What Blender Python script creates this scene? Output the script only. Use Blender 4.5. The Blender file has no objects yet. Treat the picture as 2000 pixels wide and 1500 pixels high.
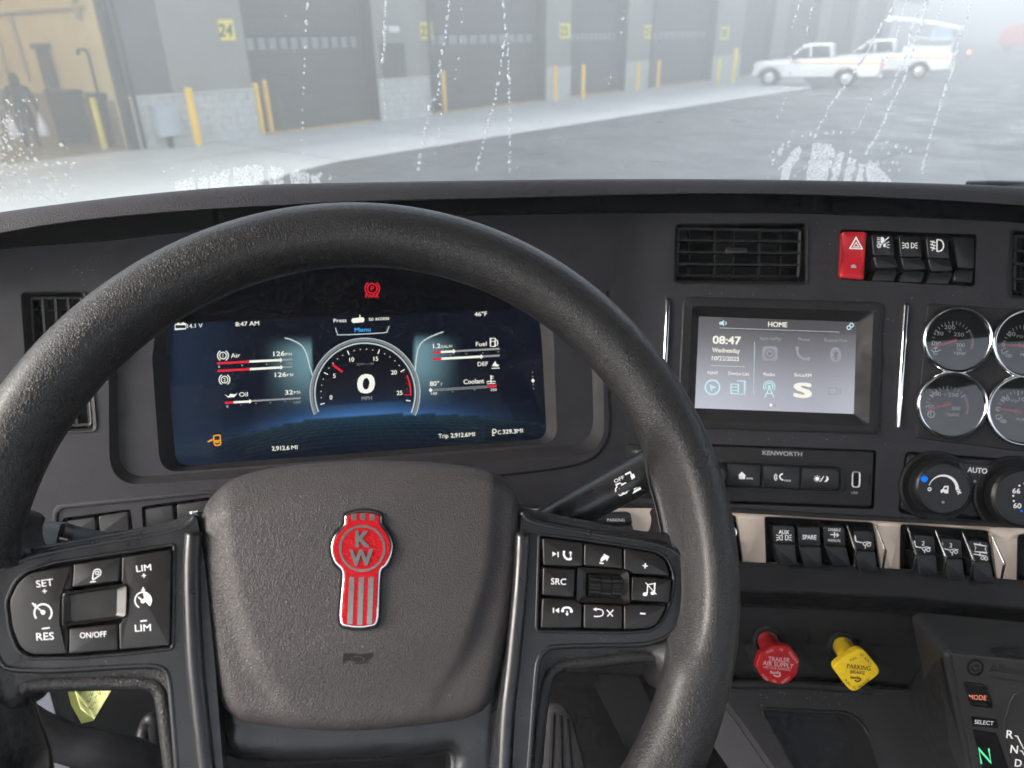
import bpy, bmesh, math, random
import numpy as np
from mathutils import Vector, Matrix
from mathutils.geometry import delaunay_2d_cdt
rnd_ = random.Random(7)
SC = bpy.context.scene
COL = SC.collection
# ------------------------------------------------------------------ camera
FPX, CW, CH = 1387.0, 2000.0, 1500.0
CAM = np.array([0.0, 0.0, 2.55])
YAW, PITCH, ROLL = math.radians(-9.5), math.radians(26.3), math.radians(0.8)
_cy, _sy = math.cos(YAW), math.sin(YAW)
FW = np.array([-_sy * math.cos(PITCH), _cy * math.cos(PITCH), -math.sin(PITCH)])
_r = np.array([_cy, _sy, 0.0]); _u = np.cross(_r, FW)
RT = _r * math.cos(ROLL) - _u * math.sin(ROLL)
UP = _u * math.cos(ROLL) + _r * math.sin(ROLL)
cd = bpy.data.cameras.new('camera'); cam = bpy.data.objects.new('camera', cd); COL.objects.link(cam)
cam.matrix_world = Matrix(((RT[0], UP[0], -FW[0], CAM[0]), (RT[1], UP[1], -FW[1], CAM[1]), (RT[2], UP[2], -FW[2], CAM[2]), (0, 0, 0, 1)))
cd.sensor_width = 36.0; cd.lens = FPX / CW * 36.0
cd.clip_start = 0.02; cd.clip_end = 2000.0
cd.dof.use_dof = True; cd.dof.focus_distance = 0.53; cd.dof.aperture_fstop = 8.5
SC.camera = cam
# ------------------------------------------------------------------ sky, sun, exposure
EXPO = 1.97
SUN_EL, SUN_AZ = math.radians(30), math.radians(-100)      # azimuth clockwise from the truck's heading
w = bpy.data.worlds.new('World'); SC.world = w; w.use_nodes = True
nt = w.node_tree; nt.nodes.clear()
sky = nt.nodes.new('ShaderNodeTexSky'); sky.sky_type = 'NISHITA'; sky.sun_disc = False
sky.sun_elevation = SUN_EL; sky.sun_rotation = SUN_AZ; sky.dust_density = 4.0; sky.air_density = 1.0; sky.ozone_density = 1.0
hsv = nt.nodes.new('ShaderNodeHueSaturation'); hsv.inputs['Saturation'].default_value = 0.45
bgn = nt.nodes.new('ShaderNodeBackground'); bgn.inputs['Strength'].default_value = 0.15
wo = nt.nodes.new('ShaderNodeOutputWorld')
nt.links.new(sky.outputs[0], hsv.inputs['Color']); nt.links.new(hsv.outputs[0], bgn.inputs['Color']); nt.links.new(bgn.outputs[0], wo.inputs['Surface'])
sl = bpy.data.lights.new('sun', 'SUN'); sl.energy = 1.5; sl.angle = math.radians(30); sl.color = (1.0, 0.95, 0.88)
so = bpy.data.objects.new('sun', sl); COL.objects.link(so)
_sd = Vector((math.sin(SUN_AZ) * math.cos(SUN_EL), math.cos(SUN_AZ) * math.cos(SUN_EL), math.sin(SUN_EL)))
so.rotation_euler = _sd.to_track_quat('Z', 'Y').to_euler()
SC.view_settings.view_transform = 'Standard'; SC.view_settings.look = 'None'
SC.view_settings.exposure = EXPO; SC.view_settings.gamma = 1.0; SC.view_settings.use_curve_mapping = False
SC.cycles.use_denoising = True
SC.cycles.use_adaptive_sampling = True; SC.cycles.adaptive_threshold = 0.018; SC.cycles.adaptive_min_samples = 20
SC.cycles.max_bounces = 6; SC.cycles.transparent_max_bounces = 16; SC.cycles.volume_bounces = 0
SC.cycles.sample_clamp_indirect = 4.0
EM = 1.0 / (2 ** EXPO)          # emission that shows as full white on a lit display

# ------------------------------------------------------------------ projection helpers (from photograph measurements to places in the cab)
def ray(px, py): return FW + RT * ((px - 1000.0) / FPX) + UP * ((750.0 - py) / FPX)
def at(px, py, z): return CAM + ray(px, py) * z
def ground(px, py, z=0.0):
    r = ray(px, py); return CAM + r * ((z - CAM[2]) / r[2])
def nrm(v): v = np.asarray(v, float); return v / np.linalg.norm(v)
class Plane:
    def __init__(s, o, u, v):
        s.o = np.asarray(o, float); s.u = nrm(u); n = nrm(np.cross(s.u, v)); s.v = np.cross(n, s.u); s.n = n
    def uv(s, px, py, h=0.0):
        o2 = s.o + s.n * h; r = ray(px, py); t = ((o2 - CAM) @ s.n) / (r @ s.n); p = CAM + r * t - o2
        return (p @ s.u, p @ s.v)
    def poly(s, pts, h=0.0): return [s.uv(x, y, h) for x, y in pts]
    def pt(s, u, v, h=0.0): return s.o + s.u * u + s.v * v + s.n * h
    def w(s, px, py, h=0.0): return s.pt(*s.uv(px, py, h), h)

# ------------------------------------------------------------------ 2D helpers
def spl(pts, n=6, closed=True):
    P = [np.array(p, float) for p in pts]; m = len(P); out = []
    rng = range(m) if closed else range(m - 1)
    for i in rng:
        if closed: a, b, c, d = P[(i - 1) % m], P[i], P[(i + 1) % m], P[(i + 2) % m]
        else: a, b, c, d = P[max(i - 1, 0)], P[i], P[i + 1], P[min(i + 2, m - 1)]
        for k in range(n):
            t = k / n
            out.append(tuple(.5 * ((2 * b) + (c - a) * t + (2 * a - 5 * b + 4 * c - d) * t * t + (3 * b - a - 3 * c + d) * t ** 3)))
    if not closed: out.append(tuple(P[-1]))
    return out
def rnd(pts, r, n=5):
    P = [np.array(p, float) for p in pts]; m = len(P); out = []
    for i in range(m):
        a, b, c = P[i - 1], P[i], P[(i + 1) % m]
        rr = r[i] if isinstance(r, (list, tuple)) else r
        d1, d2 = a - b, c - b; l1, l2 = np.linalg.norm(d1), np.linalg.norm(d2)
        k = min(rr, l1 * .48, l2 * .48)
        if k <= 0: out.append(tuple(b)); continue
        p, q = b + d1 / l1 * k, b + d2 / l2 * k
        for j in range(n + 1):
            t = j / n; out.append(tuple((1 - t) ** 2 * p + 2 * t * (1 - t) * b + t * t * q))
    return out
def circ(cx, cy, r, n=32, ry=None, a0=0.0):
    ry = r if ry is None else ry
    return [(cx + r * math.cos(a0 + 2 * math.pi * i / n), cy + ry * math.sin(a0 + 2 * math.pi * i / n)) for i in range(n)]
def area2(p): return sum(p[i - 1][0] * p[i][1] - p[i][0] * p[i - 1][1] for i in range(len(p)))
def ccw(p): return p if area2(p) > 0 else p[::-1]
def inset(poly, d):
    P = np.array(poly, float); e = np.roll(P, -1, 0) - P; L = np.maximum(np.linalg.norm(e, axis=1), 1e-9)[:, None]
    nn = np.stack([-e[:, 1], e[:, 0]], 1) / L
    m = nn + np.roll(nn, 1, 0); k = np.maximum((m * m).sum(1), .35)[:, None]
    return [tuple(q) for q in P + 2 * m / k * d]
def bdist(pts, poly):
    p = np.asarray(pts, float)[:, None]; a = np.array(poly, float)[None]; b = np.roll(a, -1, 1); ab = b - a
    t = np.clip(((p - a) * ab).sum(2) / np.maximum((ab * ab).sum(2), 1e-15), 0, 1)
    return np.min(np.linalg.norm(p - (a + ab * t[..., None]), axis=2), 1)
def inside(pts, poly):
    p = np.asarray(pts, float); x, y = p[:, 0][:, None], p[:, 1][:, None]
    a = np.array(poly, float); b = np.roll(a, -1, 0)
    c = ((a[:, 1] > y) != (b[:, 1] > y)) & (x < (b[:, 0] - a[:, 0]) * (y - a[:, 1]) / (b[:, 1] - a[:, 1] + 1e-18) + a[:, 0])
    return c.sum(1) % 2 == 1
def sstep(a, b, x): t = np.clip((np.asarray(x, float) - a) / (b - a), 0, 1); return t * t * (3 - 2 * t)

# ------------------------------------------------------------------ mesh builder
class MB:
    def __init__(s): s.v = []; s.f = []; s.c = None
    def add(s, vs, fs):
        k = len(s.v); s.v.extend([tuple(float(c) for c in q) for q in vs]); s.f.extend([tuple(i + k for i in f) for f in fs]); return s
    def ringfaces(s, rings, closed=True, cap0=False, cap1=True):
        n = len(rings[0]); vs = [p for r in rings for p in r]; fs = []
        for j in range(len(rings) - 1):
            for i in range(n if closed else n - 1):
                a, b = j * n + i, j * n + (i + 1) % n; fs.append((a, b, b + n, a + n))
        if cap1: fs.append(tuple((len(rings) - 1) * n + i for i in range(n)))
        if cap0: fs.append(tuple(reversed(range(n))))
        return s.add(vs, fs)
    def slab(s, pl, poly, h0, h1, b=0.0006, seg=2, back=False):
        """rounded-edge slab standing on plane pl, outline in plane units"""
        p = ccw(poly); rings = [[pl.pt(x, y, h0) for x, y in p]]
        for k in range(seg + 1):
            a = math.pi / 2 * k / seg
            q = inset(p, b * (1 - math.cos(a))) if k else p
            rings.append([pl.pt(x, y, h1 - b + b * math.sin(a)) for x, y in q])
        return s.ringfaces(rings, cap0=back)
    def flat(s, pl, poly, h): 
        p = ccw(poly); return s.add([pl.pt(x, y, h) for x, y in p], [tuple(range(len(p)))])
    def frame(s, pl, prof):
        """prof: list of (polygon, height) rings with equal vertex counts, outer to inner"""
        return s.ringfaces([[pl.pt(x, y, h) for x, y in p] for p, h in prof], cap1=False)
    def box(s, c, ax, half):
        c = np.asarray(c, float); X, Y, Z = [np.asarray(a, float) * h for a, h in zip(ax, half)]
        vs = [c + sx * X + sy * Y + sz * Z for sx in (-1, 1) for sy in (-1, 1) for sz in (-1, 1)]
        return s.add(vs, [(0, 1, 3, 2), (4, 6, 7, 5), (0, 4, 5, 1), (2, 3, 7, 6), (0, 2, 6, 4), (1, 5, 7, 3)])
    def bbox(s, a, b):
        a, b = np.array(a, float), np.array(b, float)
        return s.box((a + b) / 2, np.eye(3), (b - a) / 2)
    def tube(s, pts, rad, n=12, closed=False, caps=True, flat=1.0, upv=(0, 0, 1)):
        P = [np.asarray(p, float) for p in pts]; m = len(P); rings = []; pu = None
        for i in range(m):
            t = nrm(P[(i + 1) % m] - P[i - 1]) if closed else nrm(P[min(i + 1, m - 1)] - P[max(i - 1, 0)])
            if pu is None:
                pu = np.asarray(upv, float)
                if abs(t @ nrm(pu)) > .95: pu = np.array((1.0, 0, 0))
            pu = nrm(pu - t * (pu @ t)); x = np.cross(t, pu)
            r = rad[i] if hasattr(rad, '__len__') else rad
            rings.append([P[i] + x * (r * math.cos(2 * math.pi * k / n)) + pu * (r * flat * math.sin(2 * math.pi * k / n)) for k in range(n)])
        if closed: rings.append(rings[0])
        return s.ringfaces(rings, cap0=caps and not closed, cap1=caps and not closed)
    def lathe(s, o, axis, prof, n=32, xref=None, cap=True):
        axis = nrm(axis); x = np.asarray(xref if xref is not None else ((1, 0, 0) if abs(axis[0]) < .8 else (0, 1, 0)), float)
        x = nrm(x - axis * (x @ axis)); y = np.cross(axis, x); o = np.asarray(o, float)
        return s.ringfaces([[o + axis * h + (x * math.cos(2 * math.pi * k / n) + y * math.sin(2 * math.pi * k / n)) * r for k in range(n)] for r, h in prof], cap1=cap)
    def plate(s, pl, poly, h0, hf, step=0.004, rings=(.0006, .002, .004), holes=(), wall=True, n_out=None):
        """relief plate: outline (+holes) filled with a fine net, height hf(u, v, distance to edge)"""
        p = ccw(list(poly)); hs = [ccw(list(q))[::-1] for q in holes]
        allp = list(p); loops = [list(range(len(p)))]
        for q in hs: loops.append(list(range(len(allp), len(allp) + len(q)))); allp += q
        A = np.array(p); lo, hi = A.min(0), A.max(0)
        gx = np.arange(lo[0] + step / 2, hi[0], step); gy = np.arange(lo[1] + step / 2, hi[1], step)
        g = np.array([(x + (step / 2 if j % 2 else 0), y) for j, y in enumerate(gy) for x in gx]) if len(gx) and len(gy) else np.zeros((0, 2))
        ex = [np.array(inset(q, d)) for q in [p] + hs for d in rings]
        segs = [(i, j) for lp in loops for i, j in zip(lp, lp[1:] + lp[:1])]
        a = np.array([allp[i] for i, j in segs]); b = np.array([allp[j] for i, j in segs])
        def dist(pts):
            out = np.empty(len(pts))
            for k in range(0, len(pts), 4000):
                q = np.asarray(pts[k:k + 4000], float)[:, None]; ab = (b - a)[None]
                t = np.clip(((q - a[None]) * ab).sum(2) / np.maximum((ab * ab).sum(2), 1e-15), 0, 1)
                out[k:k + 4000] = np.min(np.linalg.norm(q - (a[None] + ab * t[..., None]), axis=2), 1)
            return out
        def ok(pts):
            m = inside(pts, p)
            for q in hs: m &= ~inside(pts, q)
            return m
        pts = [np.array(allp)]
        for k, e in enumerate(ex):
            d = rings[k % len(rings)]; m = ok(e) & (dist(e) > d * .8); pts.append(e[m])
        if len(g):
            rmax = max(rings) if rings else 0
            m = ok(g) & (dist(g) > max(rmax * 1.25, step * .45)); pts.append(g[m])
        pts = np.concatenate(pts)
        r = delaunay_2d_cdt([Vector(q) for q in pts], [], loops, 1, 1e-7)
        F3 = [f for f in r[2]]
        V = np.array([(q.x, q.y) for q in r[0]]); D = dist(V)
        if hs:
            cen = np.array([V[list(f)].mean(0) for f in F3]); keep = np.ones(len(F3), bool)
            for q in hs: keep &= ~inside(cen, q)
            F3 = [f for f, k in zip(F3, keep) if k]
        H = np.array(hf(V[:, 0], V[:, 1], D), float) * np.ones(len(V))
        s.add([pl.pt(x, y, h) for (x, y), h in zip(V, H)], [tuple(f) if area2([V[i] for i in f]) > 0 else tuple(f)[::-1] for f in F3])
        if wall:
            for q in [p] + hs:
                Hq = np.array(hf(np.array(q)[:, 0], np.array(q)[:, 1], np.zeros(len(q))), float) * np.ones(len(q))
                s.ringfaces([[pl.pt(x, y, h0) for x, y in q], [pl.pt(x, y, h) for (x, y), h in zip(q, Hq)]], cap1=False)
        return s
def roundedge(top, r):
    def f(u, v, d):
        dd = np.minimum(d, r); return top - r + np.sqrt(np.maximum(r * r - (r - dd) ** 2, 0))
    return f

BASE = {}
def mk(name, mb, mat, parent=None, loc=None, sharp=38, label=None, cat=None, group=None, kind=None):
    off = BASE[parent.name] if parent is not None else (np.asarray(loc, float) if loc is not None else (np.array(mb.v).mean(0) if len(mb.v) else np.zeros(3)))
    me = bpy.data.meshes.new(name)
    V = np.array(mb.v, float) - off
    me.from_pydata([tuple(q) for q in V], [], mb.f)
    for p in me.polygons: p.use_smooth = len(p.vertices) <= 4
    me.set_sharp_from_angle(angle=math.radians(sharp))
    if mb.c is not None:
        at_ = me.color_attributes.new('print', 'FLOAT_COLOR', 'POINT')
        at_.data.foreach_set('color', np.concatenate([np.array(mb.c, float), np.ones((len(mb.c), 1))], 1).ravel())
    me.materials.append(M[mat] if isinstance(mat, str) else mat)
    o = bpy.data.objects.new(name, me); COL.objects.link(o)
    if parent is not None: o.parent = parent
    else: o.location = off
    BASE[o.name] = off
    for k, x in (('label', label), ('category', cat), ('group', group), ('kind', kind)):
        if x: o[k] = x
    return o
def thing(name, loc, label, cat, group=None):
    o = bpy.data.objects.new(name, None); COL.objects.link(o); o.location = tuple(loc); o.empty_display_size = .05
    BASE[o.name] = np.asarray(loc, float); o['label'] = label; o['category'] = cat
    if group: o['group'] = group
    return o
def part(name, parent, mat, fn, sharp=38, kind=None, label=None):
    mb = MB(); fn(mb); return mk(name, mb, mat, parent, sharp=sharp, kind=kind, label=label)

# ------------------------------------------------------------------ printed marks: lettering and symbols laid flat on a surface
_GL = {}
def glyphs(txt, bold=0.0, spacing=1.0):
    key = (txt, spacing)
    if key not in _GL:
        c = bpy.data.curves.new('lettering', 'FONT'); c.body = txt; c.align_x = 'CENTER'; c.space_character = spacing; c.resolution_u = 3; c.fill_mode = 'FRONT'
        o = bpy.data.objects.new('lettering_source', c); COL.objects.link(o)
        dg = bpy.context.evaluated_depsgraph_get(); me = o.evaluated_get(dg).to_mesh()
        V = np.array([v.co[:2] for v in me.vertices]).reshape(-1, 2); F_ = [tuple(p.vertices) for p in me.polygons]
        o.evaluated_get(dg).to_mesh_clear(); bpy.data.objects.remove(o); bpy.data.curves.remove(c)
        if len(V): V = V - np.array([(V[:, 0].min() + V[:, 0].max()) / 2, 0.0])
        _GL[key] = (V / .72, F_)       # unit = cap height, baseline 0
    return _GL[key]
class Ink:
    """collects flat marks on plane pl at height h, all measured in photograph pixels"""
    def __init__(s, pl, h=0.0003): s.pl = pl; s.h = h; s.rest = MB(); s.mb = s.rest; s.k = 0; s.texts = []; s.marks = []; s.each = False
    def _add(s, P, F_):
        h = s.h + s.k * 2e-6
        W = [s.pl.pt(*s.pl.uv(x, y, h), h) for x, y in P]
        out = []
        for f in F_:
            a = np.array([P[i] for i in f]); sg = area2(a.tolist())
            out.append(tuple(f)[::-1] if sg > 0 else tuple(f))
        s.mb.add(W, out); s.k += 1; return s
    def text(s, t, cx, cy, cap, slope=0.0, bold=0.012, wide=1.0, spacing=1.0, lean=0.0, width=None, align='c', upv=None):
        V, F_ = glyphs(t, bold, spacing)
        if not len(V): return s
        wd = V[:, 0].max() - V[:, 0].min()
        if width: wide = width / (wd * cap)
        L = math.hypot(1, slope); ex = np.array((1 / L, slope / L)); ey = np.array(upv if upv is not None else (slope / L, -1 / L))
        X = V[:, 0] * cap * wide; Y = (V[:, 1] - .5) * cap
        if align == 'l': X = X - X.min()
        X = X + lean * Y
        b = bold * cap * .9; s.mb = MB(); s.texts.append(s.mb)
        for ox, oy in (((0, 0),) if b < .06 else ((-b, -b * .6), (b, -b * .6), (-b, b * .6), (b, b * .6))):
            P = [(cx + ex[0] * (x + ox) + ey[0] * (y + oy), cy + ex[1] * (x + ox) + ey[1] * (y + oy)) for x, y in zip(X, Y)]
            s._add(P, F_); s.k += 1
        s.mb = s.rest
        return s
    def poly(s, P): return s._add(list(P), [tuple(range(len(P)))])
    def disc(s, cx, cy, r, ry=None, n=20): return s.poly(circ(cx, cy, r, n, ry))
    def line(s, pts, wd, closed=False):
        if s.each: s.mb = MB(); s.marks.append(s.mb)
        P = [np.array(p, float) for p in pts]; m = len(P); a, b = [], []
        for i in range(m):
            t = nrm(P[(i + 1) % m] - P[i - 1]) if closed else nrm(P[min(i + 1, m - 1)] - P[max(i - 1, 0)])
            q = np.array((-t[1], t[0])) * wd / 2
            if not closed and 0 < i < m - 1 or closed:
                d1 = nrm(P[i] - P[i - 1]); q = q / max(abs(d1 @ t), .5)
            a.append(tuple(P[i] + q)); b.append(tuple(P[i] - q))
        for i in range(m if closed else m - 1):
            j = (i + 1) % m; s._add([a[i], b[i], b[j], a[j]], [(0, 1, 2, 3)]); s.k -= 1
        s.k += 1; s.mb = s.rest; return s
    def arc(s, cx, cy, r, a0, a1, wd, n=18, ry=None):
        ry = r if ry is None else ry
        return s.line([(cx + r * math.cos(math.radians(a0 + (a1 - a0) * i / n)), cy + ry * math.sin(math.radians(a0 + (a1 - a0) * i / n))) for i in range(n + 1)], wd)
    def ring(s, cx, cy, r, wd, ry=None, n=24): return s.line(circ(cx, cy, r, n, ry), wd, True)
    def done(s, name, mat, parent, kind=None):
        o = None
        for q in [s.rest] + s.marks:
            if q.v: o = mk(name, q, mat, parent, kind=kind if q is s.rest else None)
        for q in s.texts: o = mk('lettering' if name in ('icon', 'gauge_bar', 'lettering', 'emblem', 'symbol') else name, q, mat, parent)
        return o

# ------------------------------------------------------------------ materials
M = {}
def mat(name, col, rough=.5, metal=0.0, spec=.5, bump=None, var=0.0, vscale=6.0, emit=None, estr=0.0, coat=0.0, crough=.08, trans=0.0, ior=1.45, rvar=0.0):
    m = bpy.data.materials.new(name); m.use_nodes = True; t = m.node_tree; b = t.nodes['Principled BSDF']
    b.inputs['Base Color'].default_value = (*col, 1); b.inputs['Roughness'].default_value = rough; b.inputs['Metallic'].default_value = metal
    b.inputs['Specular IOR Level'].default_value = spec; b.inputs['Coat Weight'].default_value = coat; b.inputs['Coat Roughness'].default_value = crough
    b.inputs['Transmission Weight'].default_value = trans; b.inputs['IOR'].default_value = ior
    if emit: b.inputs['Emission Color'].default_value = (*emit, 1); b.inputs['Emission Strength'].default_value = estr
    L = t.links.new; N = t.nodes.new
    if var or bump or rvar: tc = N('ShaderNodeTexCoord')
    if var:
        n = N('ShaderNodeTexNoise'); n.inputs['Scale'].default_value = vscale; n.inputs['Detail'].default_value = 8; n.inputs['Roughness'].default_value = .62
        L(tc.outputs['Object'], n.inputs['Vector'])
        r = N('ShaderNodeMapRange'); r.inputs[1].default_value = .3; r.inputs[2].default_value = .7; r.inputs[3].default_value = 1 - var; r.inputs[4].default_value = 1 + var
        L(n.outputs['Fac'], r.inputs[0])
        x = N('ShaderNodeMix'); x.data_type = 'RGBA'; x.blend_type = 'MULTIPLY'; x.inputs[0].default_value = 1; x.inputs[6].default_value = (*col, 1)
        L(r.outputs[0], x.inputs[7]); L(x.outputs[2], b.inputs['Base Color'])
    if rvar:
        n = N('ShaderNodeTexNoise'); n.inputs['Scale'].default_value = vscale * 1.7; n.inputs['Detail'].default_value = 6
        L(tc.outputs['Object'], n.inputs['Vector'])
        r = N('ShaderNodeMapRange'); r.inputs[1].default_value = .3; r.inputs[2].default_value = .7; r.inputs[3].default_value = max(rough - rvar, 0); r.inputs[4].default_value = rough + rvar
        L(n.outputs['Fac'], r.inputs[0]); L(r.outputs[0], b.inputs['Roughness'])
    if bump:
        prev = None
        for kind, sc, st, dist in bump:
            bp = N('ShaderNodeBump'); bp.inputs['Strength'].default_value = st; bp.inputs['Distance'].default_value = dist
            if kind == 'noise':
                n = N('ShaderNodeTexNoise'); n.inputs['Scale'].default_value = sc; n.inputs['Detail'].default_value = 3; src = n.outputs['Fac']
            elif kind == 'leather':
                w_ = N('ShaderNodeTexNoise'); w_.inputs['Scale'].default_value = sc * .55; w_.inputs['Detail'].default_value = 2
                ad = N('ShaderNodeMixRGB'); ad.blend_type = 'LINEAR_LIGHT'; ad.inputs[0].default_value = .0022
                L(tc.outputs['Object'], ad.inputs[1]); L(tc.outputs['Object'], w_.inputs['Vector']); L(w_.outputs['Color'], ad.inputs[2])
                n = N('ShaderNodeTexVoronoi'); n.feature = 'DISTANCE_TO_EDGE'; n.inputs['Scale'].default_value = sc
                L(ad.outputs[0], n.inputs['Vector'])
                mr = N('ShaderNodeMapRange'); mr.inputs[1].default_value = 0; mr.inputs[2].default_value = .28; mr.interpolation_type = 'SMOOTHSTEP'
                L(n.outputs['Distance'], mr.inputs[0]); src = mr.outputs[0]
            elif kind == 'cells':
                n = N('ShaderNodeTexVoronoi'); n.inputs['Scale'].default_value = sc; src = n.outputs['Distance']
            if kind != 'leather': L(tc.outputs['Object'], n.inputs['Vector'])
            L(src, bp.inputs['Height'])
            if prev is not None: L(prev, bp.inputs['Normal'])
            prev = bp.outputs['Normal']
        L(prev, b.inputs['Normal'])
    M[name] = m; return m
FINE = [('noise', 1300, .35, .0004), ('noise', 380, .15, .0005)]
mat('dash', (.0215, .0205, .0245), .56, spec=.32, bump=FINE, var=.12, vscale=30, rvar=.12)
mat('dash_dark', (.0155, .015, .0165), .56, spec=.28, bump=FINE, var=.12, vscale=35, rvar=.10)
mat('black', (.008, .008, .009), .45, spec=.35, var=.15, vscale=60)
mat('void', (.004, .004, .005), .7, spec=.2)
mat('leather', (.017, .0162, .0168), .42, spec=.34, bump=[('leather', 600, .45, .0006), ('noise', 1000, .15, .0003)], var=.1, vscale=40, rvar=.06, coat=.3, crough=.34)
mat('pad', (.054, .048, .048), .45, spec=.4, bump=[('leather', 660, .42, .0005), ('noise', 1200, .2, .0003)], var=.06, vscale=40, rvar=.05)
mat('crown', (.032, .031, .036), .6, spec=.35, bump=[('leather', 420, .3, .0006)], var=.08, vscale=18)
mat('satin', (.013, .013, .0145), .33, spec=.6, bump=[('noise', 1800, .2, .0002)], var=.1, vscale=50, rvar=.07)
mat('button', (.0125, .0110, .0105), .36, spec=.5, bump=[('noise', 2200, .25, .0002)], var=.08, vscale=70, rvar=.06)
mat('rocker', (.008, .008, .0085), .38, spec=.45, bump=[('noise', 1800, .15, .0002)], var=.1, vscale=60)
mat('chrome', (.66, .67, .68), .10, metal=1.0)
mat('wire', (.55, .55, .55), .22, metal=1.0)
mat('nickel', (.46, .44, .41), .25, metal=.85, var=.12, vscale=300)
mat('champagne', (.56, .46, .38), .40, metal=.5, bump=[('noise', 1500, .2, .0002)], var=.05, vscale=80)
mat('enamel', (.42, .004, .009), .25, spec=.4, bump=[('cells', 620, .6, .0004)], coat=.25)
mat('red', (.42, .014, .022), .42, spec=.3, bump=[('noise', 700, .1, .0003)], var=.06, vscale=70, rvar=.08)
mat('red_knob', (.40, .009, .012), .45, spec=.25, bump=[('noise', 600, .15, .0003)], var=.16, vscale=90, rvar=.12)
mat('yellow_knob', (.88, .60, .02), .45, spec=.25, bump=[('noise', 600, .15, .0003)], var=.12, vscale=90, rvar=.12)
mat('ink', (.85, .84, .85), .6, spec=.2); mat('ink_grey', (.30, .30, .32), .55); mat('ink_dark', (.012, .012, .012), .6)
mat('ink_red', (.55, .03, .04), .5); mat('ink_pink', (.62, .38, .40), .5)
mat('needle_red', (.80, .03, .045), .45)
mat('dial', (.012, .012, .013), .5, spec=.3)
def emi(name, col, k): return mat(name, (.0, .0, .0), .3, spec=.2, emit=col, estr=k * EM)
emi('lit_white', (.93, .93, .82), 1.0); emi('lit_dim', (.5, .52, .5), .6); emi('lit_red', (.75, .012, .03), 1.0); emi('lit_blue', (.06, .42, .95), 1.0)
emi('lit_amber', (.95, .38, .02), 1.0); emi('lit_grey', (.34, .37, .4), .55); emi('lit_faint', (.33, .33, .37), 1.0); emi('lit_cyan', (.55, .82, .86), 1.0)
emi('lit_green', (.12, .92, .42), 1.1); emi('lit_orange', (.95, .30, .17), .95); emi('lit_dot', (.0, .17, .95), 1.1); emi('lit_silver', (.62, .72, .72), .85)
def screenmat(name, rough, spec):
    m = mat(name, (.002, .002, .003), rough, spec=spec); t = m.node_tree; a = t.nodes.new('ShaderNodeAttribute'); a.attribute_name = 'print'
    b = t.nodes['Principled BSDF']; t.links.new(a.outputs['Color'], b.inputs['Emission Color']); b.inputs['Emission Strength'].default_value = EM
screenmat('cluster_image', .05, .04); screenmat('infotainment_glare_image', .22, .6)
def thin_glass(name, tint, rough=0.0, ior=1.45):
    m = bpy.data.materials.new(name); m.use_nodes = True; t = m.node_tree; t.nodes.clear(); N = t.nodes.new; L = t.links.new
    o = N('ShaderNodeOutputMaterial'); x = N('ShaderNodeMixShader'); tr = N('ShaderNodeBsdfTransparent'); g = N('ShaderNodeBsdfGlossy'); f = N('ShaderNodeFresnel')
    tr.inputs[0].default_value = (*tint, 1); g.inputs['Roughness'].default_value = rough; f.inputs[0].default_value = ior
    L(f.outputs[0], x.inputs[0]); L(tr.outputs[0], x.inputs[1]); L(g.outputs[0], x.inputs[2]); L(x.outputs[0], o.inputs['Surface']); M[name] = m
thin_glass('windshield_glass', (.93, .96, .96)); thin_glass('lens', (.95, .95, .95), .04, 1.8)
# ================================================================== the yard outside
mat('asphalt', (.070, .076, .082), .42, spec=.5, bump=[('noise', 60, .3, .01)], var=.38, vscale=.45, rvar=.2)
mat('concrete', (.46, .48, .48), .6, bump=[('noise', 40, .2, .01)], var=.12, vscale=.5, rvar=.1)
mat('paint_pale', (.62, .62, .58), .5, var=.15, vscale=3)
mat('kerb_yellow', (.55, .40, .10), .6, var=.25, vscale=4)
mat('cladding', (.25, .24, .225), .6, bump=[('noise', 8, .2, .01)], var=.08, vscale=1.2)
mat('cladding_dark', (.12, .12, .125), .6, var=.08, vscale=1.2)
mat('door_brown', (.070, .064, .068), .5, var=.08, vscale=2)
mat('door_pane', (.36, .37, .38), .25, spec=.6, var=.2, vscale=5)
mat('block', (.52, .53, .50), .85, bump=[('noise', 25, .5, .01)], var=.16, vscale=5)
mat('mortar', (.25, .25, .24), .9)
mat('steel_dark', (.05, .052, .055), .5, var=.2, vscale=8)
mat('bollard_orange', (.92, .54, .025), .5, var=.1, vscale=6); mat('bollard_yellow', (.72, .60, .10), .5, var=.1, vscale=6)
mat('sign_yellow', (.80, .68, .10), .5); mat('sign_black', (.02, .02, .02), .5)
mat('box_grey', (.46, .50, .54), .4, metal=.3, var=.06, vscale=6)
mat('bay_wall', (.56, .48, .29), .7, var=.10, vscale=.8); mat('bay_floor', (.22, .20, .16), .45, var=.2, vscale=.7); mat('bay_dark', (.05, .048, .045), .6, var=.2, vscale=3)
mat('bay_dado', (.24, .21, .17), .6, var=.2, vscale=2); mat('bay_conduit', (.40, .35, .25), .5)
mat('bay_lamp', (.8, .8, .8), .5, emit=(1.0, .75, .40), estr=13.0)
mat('truck_white', (.60, .63, .66), .28, spec=.5, coat=.6, var=.05, vscale=2); mat('truck_glass', (.025, .03, .035), .12, spec=.6)
mat('tyre', (.02, .02, .02), .8, var=.2, vscale=20); mat('rim_alloy', (.55, .56, .57), .35, metal=.8); mat('stripe_orange', (.72, .36, .02), .45)
mat('lamp_red', (.5, .03, .03), .3); mat('lamp_clear', (.75, .75, .72), .15); mat('truck_red', (.42, .035, .045), .35, coat=.5); mat('blue_grey', (.20, .27, .36), .6, var=.1, vscale=3)
mat('tail_lit', (.2, .0, .0), .4, emit=(1.0, .12, .06), estr=6.0)
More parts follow.
